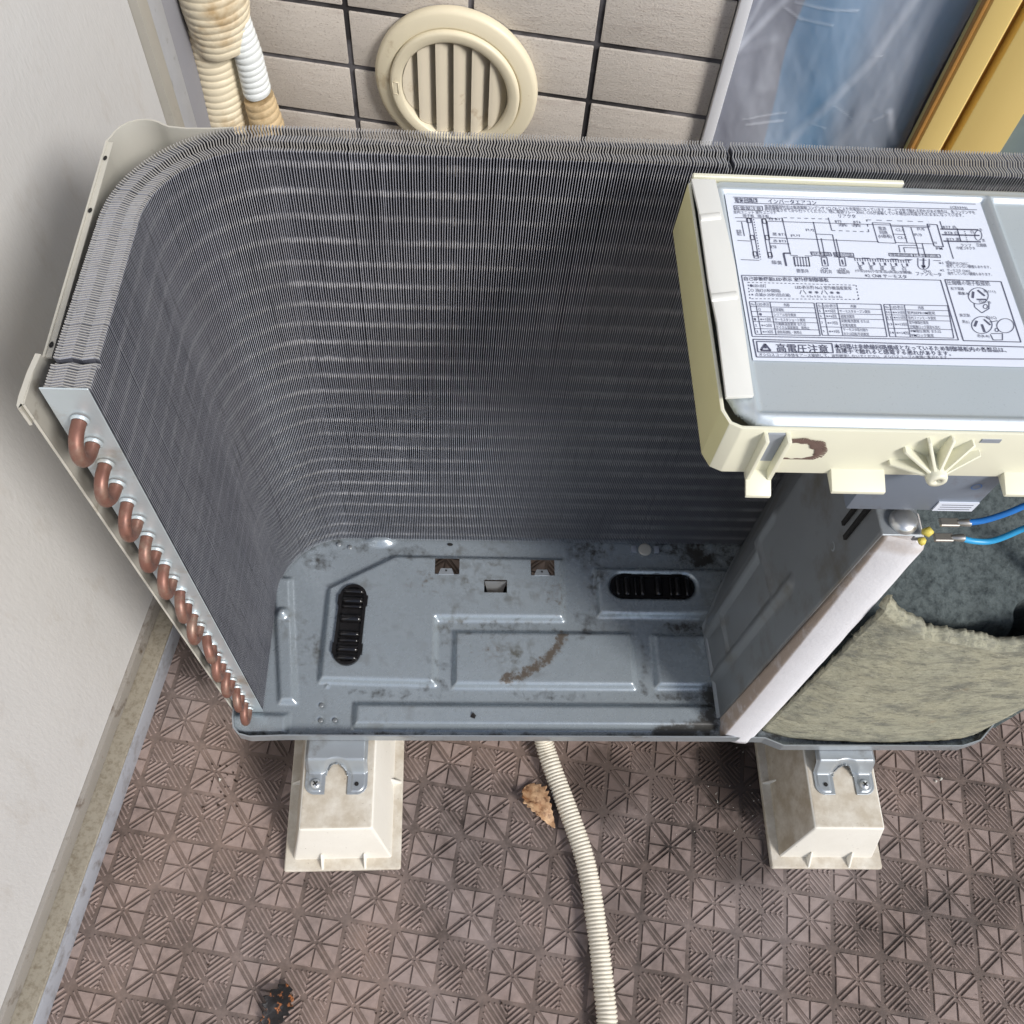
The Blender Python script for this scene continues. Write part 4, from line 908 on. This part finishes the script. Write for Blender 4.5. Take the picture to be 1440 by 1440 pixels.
# self-check table
poly([(1043, 387), (1323, 394), (1348, 478), (1058, 473)], .00025, True); text('自己診断機能LED表示 室外機制御基板', 1047, 394, 1166, 396, 5, True)
poly([(1052, 397), (1204, 401), (1208, 421), (1055, 420)], dash=.0011, close=True); text('●LED点灯', 1055, 403.5, 1078, 404, 4.2); text('○ 消灯(1秒間隔)', 1056, 410, 1098, 411, 4.2); text('※ 点滅(0.25秒2回点滅)', 1057, 416, 1112, 417, 4.2); text('LED表示例 No2 室外機温度異常', 1119, 406, 1198, 407.5, 4.6)
text('八 ※ ※ 八 ※ ※', 1125, 413, 1182, 414, 5.5); text('1s  0.5s 0.5s  1s  0.5s 0.5s', 1128, 418, 1185, 419, 3.6)
def table(x0, y0, wd, rows, hs):
    sk = .19; H = sum(hs); P = lambda a, b: (x0 + a + b * sk, y0 + b + a * .022)
    poly([P(0, 0), P(wd, 0), P(wd, H), P(0, H)], .00022, True); y = 0
    for cx_ in (8.5, 29): line(P(cx_, 0), P(cx_, H), .00018)
    for r, h_ in zip(rows, hs):
        if y: line(P(0, y), P(wd, y), .00018)
        sp = r[2].split('|')
        if r[0]: text(r[0], *P(2, y + h_ * .5 + 2), *P(2 + 2.4 * len(r[0]), y + h_ * .5 + 2), 4)
        if r[1]: text(r[1], *P(10.5, y + h_ * .5 + 2), *P(10.5 + min(17, 3.6 * len(r[1])), y + h_ * .5 + 2), 4)
        for q, t_ in enumerate(sp):
            yy = y + h_ * (q + .5) / len(sp) + 2; s0 = 31 if r[0] != 'No' else 48
            text(t_, *P(s0, yy), *P(s0 + min(wd - s0 - 2, 3.9 * len(t_)), yy), 4)
        y += h_
table(1054, 424, 91, [('No', 'LED表示', '内容'), ('', '○', '正常運転'), ('', '●', 'シリアル信号異常'), ('1', '※×1回', 'サーモスタショート異常'), ('2', '※×2回', '圧縮機温度異常 または|サイクル温度異常、再停止'), ('3', '※×3回', '過負荷運転・再停止')], [7, 7, 7, 7, 10, 8])
table(1148, 426, 91, [('No', 'LED表示', '内容'), ('5', '※×5回', 'サーモスタオープン異常'), ('6', '※×6回', '過電流異常'), ('7', '※×7回', '起動電流異常 または|定電流異常'), ('9', '※×9回', 'サーモスタ取付割り|または回転不良異常')], [7, 7.5, 7, 12, 12])
table(1243, 428, 90, [('No', 'LED表示', '内容'), ('10', '※×10回', '室内EEPROM異常'), ('11', '※×11回', '室内ファンモータ異常'), ('13', '※×13回', '室外機電圧異常|圧縮機ロック異常も含む'), ('14', '※×14回', 'IPM電圧異常 または|IPMロック異常')], [7, 7.5, 7, 12, 12])
# compressor terminals
poly([(1329, 393), (1408, 396), (1436, 481), (1355, 479)], .00028, True); text('圧縮機の端子板接続', 1333, 400, 1393, 401.5, 6); text('松下電器', 1338, 407.5, 1356, 408, 4); text('日立', 1349, 414, 1358, 414.3, 4)
arc((1376, 416), 14, 11.5); poly([(1370, 426), (1371, 432), (1381, 440), (1391, 434), (1391, 424)]); arc((1386, 431), 3, 3); line((1369, 410), (1368, 419), .0006); line((1375, 408), (1385, 416), .0006); line((1374, 421), (1387, 421), .0005); text('黒(U-U)', 1384, 411, 1401, 412, 3.8); text('赤(R-R)', 1348, 414, 1364, 414.5, 3.8); text('白(V-V)', 1378, 426, 1394, 426.5, 3.8)
text('東芝製', 1350, 445, 1365, 445.4, 4); text('黒(L)', 1354, 454, 1364, 454.4, 4); text('白(C)', 1388, 448, 1402, 448.4, 4); text('赤(R-R)', 1375, 474, 1392, 474.5, 4); arc((1381, 457), 14.5, 12); arc((1414, 458), 12, 10); poly([(1392, 453), (1403, 451)]); poly([(1394, 469), (1410, 469)]); poly([(1393, 470), (1397, 478), (1410, 478), (1410, 469)]); arc((1402, 464), 2.4, 2.4); line((1374, 451), (1371, 459), .0006); line((1384, 449), (1393, 457), .0005); line((1381, 456), (1385, 467), .0006)
# warning box
poly([(1059, 477), (1441, 488), (1450, 505), (1064, 502)], .0003, True); poly([(1064, 480), (1170, 483), (1172, 496), (1066, 495)], .0003, True)
poly([(1076, 483.5), (1084, 493), (1070, 492.5)], .0005, True); line((1076, 486), (1076.6, 490), .0006); text('高電圧注意', 1093, 494, 1166, 496, 10.5, True)
text('本回路は非絶縁回路構成となっているため制御基板内の各部品は、', 1174, 489.5, 1416, 495, 6, True); text('直接手で触れると感電する恐れがあります。', 1176, 496, 1338, 500, 6, True)
text('オシロスコープ本体をアース接続して、波形観測しないでください。オシロスコープの故障に繋がります。', 1068, 500.5, 1335, 505, 4.2)
INK.build('label_print', 'ink', cbo)

# ---- reactor box below the control box
rb = MB().box(.4165, .4895, .0085, .085, .556, .5955).build('reactor_box', 'reactor', ac, .0014, 2)
MB().box(.4655, .4885, .0076, .0084, .5575, .5668).build('sticker', 'paper', rb)
mb = MB()
for k in range(3): mb.box(.468, .486, .00735, .00755, .5595 + k * .0024, .5598 + k * .0024)
mb.build('sticker_print', 'ink', rb)
for k in range(1): MB().lathe([(.0028, .0002), (.0024, .0002)], 20, Matrix.Translation((.4785, .0083, .5835)) @ Matrix.Rotation(R(90), 4, 'X')).build('ink_ring', 'blue1', rb)
MB().box(.4455, .470, .004, .030, .5330, .5345).box(.4655, .4705, .004, .0055, .5275, .5328).build('bracket', 'galv', rb, .0005, 1)
dome(.4595, .0125, .5346, .0085, .0055, 'screw', 'bolt', rb)
MB().tube([(.4665, .0035, .540), (.470, .003, .541), (.473, .0035, .5395)], [.0016, .0032, .0012], 7).tube([(.468, .002, .5325), (.4705, .002, .531), (.4725, .002, .530)], [.0012, .0028, .0008], 7).build('yellow_sealant', 'yellowbit', rb)
def wire(pts, mat):
    P = [Vector(p) for p in pts]; q = []
    for i in range(len(P) - 1):
        p0, p1, p2, p3 = P[max(0, i - 1)], P[i], P[i + 1], P[min(len(P) - 1, i + 2)]
        for t in range(8):
            t /= 8; q.append(.5 * ((2 * p1) + (p2 - p0) * t + (2 * p0 - 5 * p1 + 4 * p2 - p3) * t * t + (3 * p1 - p0 - 3 * p2 + p3) * t ** 3))
    q.append(P[-1]); o = MB().tube(q, .0019, 10).build('wire', mat, ac)
    a = P[0]; MB().box(a.x - .0155, a.x - .004, a.y - .0026, a.y + .0026, a.z - .0012, a.z + .0012).tube([(a.x - .0055, a.y, a.z), (a.x + .003, a.y, a.z)], [.0018, .0026], 10).build('terminal', 'terminal', o, .0005, 1)
wire([(.4925, .0085, .5425), (.503, .0085, .5465), (.5165, .010, .558), (.530, .016, .568), (.56, .05, .575), (.60, .09, .56)], 'blue1')
wire([(.4955, .0065, .5275), (.506, .006, .5245), (.517, .006, .5255), (.5285, .008, .5355), (.545, .012, .555), (.58, .05, .57), (.62, .09, .55)], 'blue2')

cabm = simple('dark_cable', lin(52, 34, 32), .5); M['cable'] = cabm
for k, (du, dz) in enumerate(((0, 0), (.008, -.004), (.004, .010))):
    MB().tube([(.497 + du, .05, .588 + dz), (.505 + du, .035, .57 + dz), (.528 + du, .030, .555 + dz), (.56, .05 + k * .01, .53 + dz), (.62, .09, .50)], .0035, 10).build('cable', 'cable', ac)
# ---- compressor jacket and wool blanket
NA = 150; NZ = 50
def jacket_pt(a, t):
    # super-ellipse plan
    ca, sa = math.cos(a), math.sin(a); n_ = .42
    return ca and math.copysign(abs(ca) ** n_, ca), sa and math.copysign(abs(sa) ** n_, sa)
X = np.linspace(.495, .742, 130); Y = np.linspace(.016, .195, 100); GX, GY = np.meshgrid(X, Y)
zt_ = .352 + .045 * (GY - .02) / .18 + .010 * (vnoise(GX, GY, 16, 11) - .5) + .004 * (vnoise(GX, GY, 80, 12) - .5)
zt_ -= .16 * sstep(1.25 - np.hypot((GX - .652) / .019, (GY - .030) / .015))
ed = np.minimum(np.minimum(GX - .495, .742 - GX), np.minimum(GY - .016, .195 - GY)); zt_ -= .05 * (1 - sstep(ed / .014)) ** 2 + .2 * (ed < .0006)
grid_mesh('compressor_felt', X, Y, zt_, mats=('felt',), parent=ac)
tops = [(.4925, .418), (.5035, .404), (.515, .394), (.5405, .380), (.5708, .371), (.600, .362), (.618, .368), (.640, .372), (.68, .378), (.752, .366)]
P = [(.493, .0095), (.520, .0020), (.56, -.0020), (.62, -.0025), (.68, -.0005), (.708, .0045), (.733, .020), (.748, .045), (.750, .12), (.745, .19)]
Pr = []
for a, b in zip(P, P[1:]):
    a = np.array(a); b = np.array(b); k = max(2, int(np.linalg.norm(b - a) / .0022)); Pr += [a + (b - a) * t / k for t in range(k)]
Pr = np.array(Pr); Pr = np.array([Pr[max(0, i - 4):i + 5].mean(0) for i in range(len(Pr))])
s_ = np.r_[0, np.cumsum(np.hypot(*np.diff(Pr, axis=0).T))]
tops_z = np.interp(Pr[:, 0], [t[0] for t in tops], [t[1] for t in tops]) + .012 * (vnoise(s_ * 1.0, s_ * 0, 60, 21) - .5) + .008 * (vnoise(s_, s_ * 0, 260, 22) - .5)
tops_z += .008; tops_z[Pr[:, 1] > .06] = .372
tt = np.linspace(0, 1, 110)[:, None]
nrm = np.gradient(Pr, axis=0); nrm = np.stack([nrm[:, 1], -nrm[:, 0]], -1); nrm /= np.linalg.norm(nrm, axis=1)[:, None]
GZ = (ZB + .006) + tt * (tops_z[None] - ZB - .006); SS = np.repeat(s_[None], len(tt), 0)
dsp = .004 * (vnoise(SS, GZ, 16, 31) - .5) + .0014 * (vnoise(SS * .35, GZ, 130, 32) - .5) + .0014 * (vnoise(SS, GZ, 420, 33) - .5) + .006 * tt * (1 - tt)
bump_in = -.004 * (tt > .985)
GU = Pr[None, :, 0] + nrm[None, :, 0] * (dsp + bump_in); GV = Pr[None, :, 1] + nrm[None, :, 1] * (dsp + bump_in)
wl = grid_mesh('wool_blanket', GU, GV, GZ, mats=('wool',), parent=ac)
sdm = wl.modifiers.new('t', 'SOLIDIFY'); sdm.thickness = .006; sdm.offset = -1 if True else 1
# loose wool hairs
hb = MB()
for k in range(420):
    i = random.randrange(len(Pr)); j = random.randrange(3, 108); p = np.array([GU[j, i], GV[j, i], GZ[j, i]]); nn_ = np.array([nrm[i, 0], nrm[i, 1], 0]); tg = np.array([-nrm[i, 1], nrm[i, 0], 0])
    d1 = tg * random.choice((-1, 1)) * random.uniform(.003, .010) + np.array([0, 0, random.uniform(-.005, .005)]); wd = np.array([0, 0, .00016])
    a = p + nn_ * .0006; b = p + d1 * .5 + nn_ * random.uniform(.0012, .0024); c_ = p + d1 + nn_ * .0006
    hb.add([a - wd, b - wd, c_ - wd, c_ + wd, b + wd, a + wd], [(0, 1, 4, 5), (1, 2, 3, 4)])
hbm = simple('wool_hair', lin(206, 202, 182), .9); M['hair'] = hbm
tag(hb.build('wool_hairs', 'hair', wl), kind='stuff')
MB().tube([(.70, .055, .30), (.665, .050, .335), (.655, .050, .36), (.66, .055, .42), (.64, .07, .50)], .0045, 12).tube([(.62, .09, .44), (.60, .075, .47), (.585, .065, .475), (.60, .09, .52)], .0045, 12).build('refrigerant_pipe', 'orange', ac)

# ---- mounting brackets with screws
def bracket(ctr, zf, screws):
    c = ctr; mb = MB(); mb2 = None
    hw_ = .0295; y0, y1 = -.047, .016
    X = np.linspace(-hw_, hw_, 120); Y = np.linspace(y0, .03, 150); GX, GY = np.meshgrid(X, Y)
    st_ = sstep((GY + .0285) / .012)                       # step up to the pan
    z = zf + .0014 + (ZB - .004 - zf) * st_
    edge_ = np.minimum(hw_ - abs(GX), GY - y0)
    slot = np.hypot(GX, np.maximum(0, -(GY + .0325)) * 0 + np.clip(GY + .031, 0, None)) - .0105
    d_end = np.hypot(np.clip(abs(GX) - (hw_ - .0095), 0, None), np.clip(y0 + .0095 - GY, 0, None)) - .0095
    z -= .0038 * sstep(1 + np.maximum(d_end, -np.minimum(edge_, 9)) / .0035) * (GY < .02)
    z -= .0038 * sstep(1 - slot / .0055) * (slot > 0)
    cx_ = .5 * (GX[:-1, :-1] + GX[1:, 1:]); cy_ = .5 * (GY[:-1, :-1] + GY[1:, 1:])
    dE = np.hypot(np.clip(abs(cx_) - (hw_ - .0095), 0, None), np.clip(y0 + .0095 - cy_, 0, None)) - .0095
    dS = np.where(cy_ < -.031, abs(cx_), np.hypot(cx_, cy_ + .031)) - .0105
    o = grid_mesh('mounting_bracket', GX + c, GY, np.maximum(z, zf + .0004), (dE < 0) & (dS > 0), ('galv',), ac)
    sd_ = o.modifiers.new('t', 'SOLIDIFY'); sd_.thickness = .0011; sd_.offset = -1
    for sx, isscrew in screws:
        if isscrew:
            q = MB().lathe([(.0048, 0), (.0046, .0012), (.0034, .0021), (.0001, .0024)], 20, Matrix.Translation((c + sx, -.0375, zf + .0016))).build('screw', 'screw', o)
            MB().box(-.0026, .0026, -.0006, .0006, 0, .0004).box(-.0006, .0006, -.0026, .0026, -.0001, .00042).build('screw_cross', 'dark', o, loc=(c + sx, -.0375, zf + .0039)).rotation_euler = (0, 0, R(40))
        else: MB().lathe([(.0001, .0018), (.0021, .0018)], 16, Matrix.Translation((c + sx, -.0375, zf + .0003))).build('bolt_hole', 'dark', o)
    return o
ZF = .086
bracket(.0845, ZF, ((-.0195, True), (.0195, False)))
bracket(.5815, ZF, ((-.0195, False), (.0195, True)))

# ================================================================== FOOT BLOCKS
def foot_block(label, cu0, cv0, rot, tan_side):
    x, y = OX + cu0 * CU - cv0 * SU, OY + cu0 * SU + cv0 * CU
    r = empty('foot_block', (x, y, 0), TH + rot); tag(r, label, 'foot block', 'plastic feet under the unit')
    L_ = .30; W_ = .1155
    fl = MB().box(-W_ / 2, W_ / 2, 0, L_, .0026, .0105).build('flange', 'foot', r, .0028, 3)
    bt_, tp = .049, .0345
    bdy = MB().hexa([(-bt_, .0105, .009), (bt_, .0105, .009), (bt_, L_ - .0105, .009), (-bt_, L_ - .0105, .009), (-tp, .0255, .085), (tp, .0255, .085), (tp, L_ - .0255, .085), (-tp, L_ - .0255, .085)]).build('body', 'foot', r, .003, 3)
    for ob in (fl, bdy):
        at = ob.data.attributes.new('soil_tan', 'FLOAT', 'FACE'); vals = []
        for p in ob.data.polygons: vals.append(.8 if ob is fl else (.85 if p.normal.z > .9 else (.95 if p.normal.x < -.8 else .08)))  # flange and top soiled, left-facing sides tinted tan
        at.data.foreach_set('value', vals)
    for sx in (-.0195, .0225):
        MB().hexa([(sx - .0014, .0005, .009), (sx + .0014, .0005, .009), (sx + .0014, .013, .009), (sx - .0014, .013, .009), (sx - .0009, .0012, .0112), (sx + .0009, .0012, .0112), (sx + .0009, .013, .027), (sx - .0009, .013, .027)]).build('rib', 'foot', r, .0006, 2)
    for s in (-1, 1):
        MB().hexa([(s * (W_ / 2 - .001), .084, .009), (s * .046, .084, .009), (s * .046, .0868, .009), (s * (W_ / 2 - .001), .0868, .009), (s * (W_ / 2 - .002), .0844, .0112), (s * .045, .0844, .026), (s * .045, .0864, .026), (s * (W_ / 2 - .002), .0864, .0112)][::1]).build('rib', 'foot', r, .0006, 2)
    MB().box(-W_ / 2 + .002, W_ / 2 - .002, .0015, L_ - .002, .0014, .0026).build('rubber_pad', 'guardin', r)
    return r
foot_block('cream plastic foot block beneath the coil end of the unit', .0875, -.1045, R(1.0), -1)
foot_block('cream plastic foot block with a tan side under the wool blanket', .5795, -.1045, R(-.6), -1)

# ================================================================== DRAIN HOSE
hp = [(.04, .16, .075), (.078, .075, .060), (.0945, .0375, .018), (.110, .0069, .0112), (.1266, -.0239, .0112), (.1530, -.0766, .0112), (.1706, -.1341, .0112), (.1850, -.1948, .0112), (.1905, -.225, .0112), (.197, -.30, .0112), (.197, -.40, .0112)]
H = [Vector(p) for p in hp]; fine = []
for i in range(len(H) - 1):
    p0, p1, p2, p3 = H[max(0, i - 1)], H[i], H[i + 1], H[min(len(H) - 1, i + 2)]
    for t in range(60):
        t /= 60; fine.append(.5 * ((2 * p1) + (p2 - p0) * t + (2 * p0 - 5 * p1 + 4 * p2 - p3) * t * t + (3 * p1 - p0 - 3 * p2 + p3) * t ** 3))
Ls = [0]
for a, b in zip(fine, fine[1:]): Ls.append(Ls[-1] + (b - a).length)
Ls = np.array(Ls); FA = np.array([tuple(p) for p in fine]); pts = []; rr = []; pt_ = .0037
for k in range(int(Ls[-1] / pt_) - 1):
    for f_, r_ in ((.0, .0088), (.16, .0099), (.34, .0102), (.52, .0102), (.70, .0099), (.84, .0088)):
        s = (k + f_) * pt_; pts.append([np.interp(s, Ls, FA[:, q]) for q in range(3)]); rr.append(r_)
hz_ = MB().tube(pts, rr, 22).build('drain_hose', 'hose'); tag(hz_, 'ribbed cream drain hose running from under the unit across the floor', 'drain hose')

# ================================================================== LEAVES, CRUMBS
def leaf(name, label, ctr, L_, W_, rz, mat, curl, jag, seed, thick=.0005):
    n = 40; m_ = 18; T = np.linspace(0, 1, n); Sx = np.linspace(-1, 1, m_)
    r = np.random.default_rng(seed); tooth = np.abs(((T * 9) % 1) - .5) * 2
    prof_ = np.clip((T / .32) ** .45, 0, 1) * np.clip((1 - T) / .72, 0, 1) ** .85 * (1 - jag * tooth * r.uniform(.3, 1, n)) + .02
    GX_ = np.outer(T, np.ones(m_)) * L_ - L_ / 2; GY_ = np.outer(prof_, Sx) * W_ / 2
    Zz = .004 + curl * (np.abs(GY_) / (W_ / 2)) ** 2 * W_ * .5 + .0035 * (vnoise(GX_ + 1, GY_ + 1, 90, seed) - .4) + .004 * np.sin(np.outer(T, np.ones(m_)) * 4.2)
    Zz = np.maximum(Zz, .0022)
    o = grid_mesh(name, GX_, GY_, Zz, mats=(mat,)); md = o.modifiers.new('t', 'SOLIDIFY'); md.thickness = thick
    o.location = ctr; o.rotation_euler = (0, 0, rz); tag(o, label, 'leaf'); return o
leaf('dry_leaf', 'curled tan dry leaf lying against the drain hose', (.1015, -.0300, .0008), .052, .033, R(-46), 'leaf', .75, .30, 4)
leaf('rotten_leaf', 'black decayed leaf with orange tip on the open floor', (-.1185, -.2585, .0008), .058, .034, R(-100), 'rot', .25, .65, 8)
cr = MB(); cw = MB()
def crumb(mb, x, y, r):
    q = [(x + r * math.cos(a) * random.uniform(.6, 1.2), y + r * math.sin(a) * random.uniform(.6, 1.2)) for a in (0, 1.25, 2.5, 3.8, 5)]
    mb.prism(q, .0002, .0016 + r * .8, r * .4)
for k in range(150):
    x, y = random.uniform(-.31, .62), random.uniform(-.31, .08); crumb(cr, x, y, random.uniform(.0004, .0012))
for k in range(26): crumb(cr, -.222 + random.gauss(0, .012), -.062 + random.gauss(0, .012), random.uniform(.0006, .0018))
for k in range(70): crumb(cw, random.gauss(.30, .05), random.gauss(-.01, .05), random.uniform(.0003, .0007))
for (x, y) in ((.5285, .069), (.5225, .0655), (.108, .018), (-.233, -.055)): crumb(cw, x, y, .0022)
tag(cr.build('floor_crumbs', 'crumb'), 'dark crumbs of dirt scattered on the brown floor', 'crumbs', kind='stuff')
tag(cw.build('pale_crumbs', 'crumbw'), 'pale crumbs scattered on the brown floor', 'crumbs', kind='stuff')
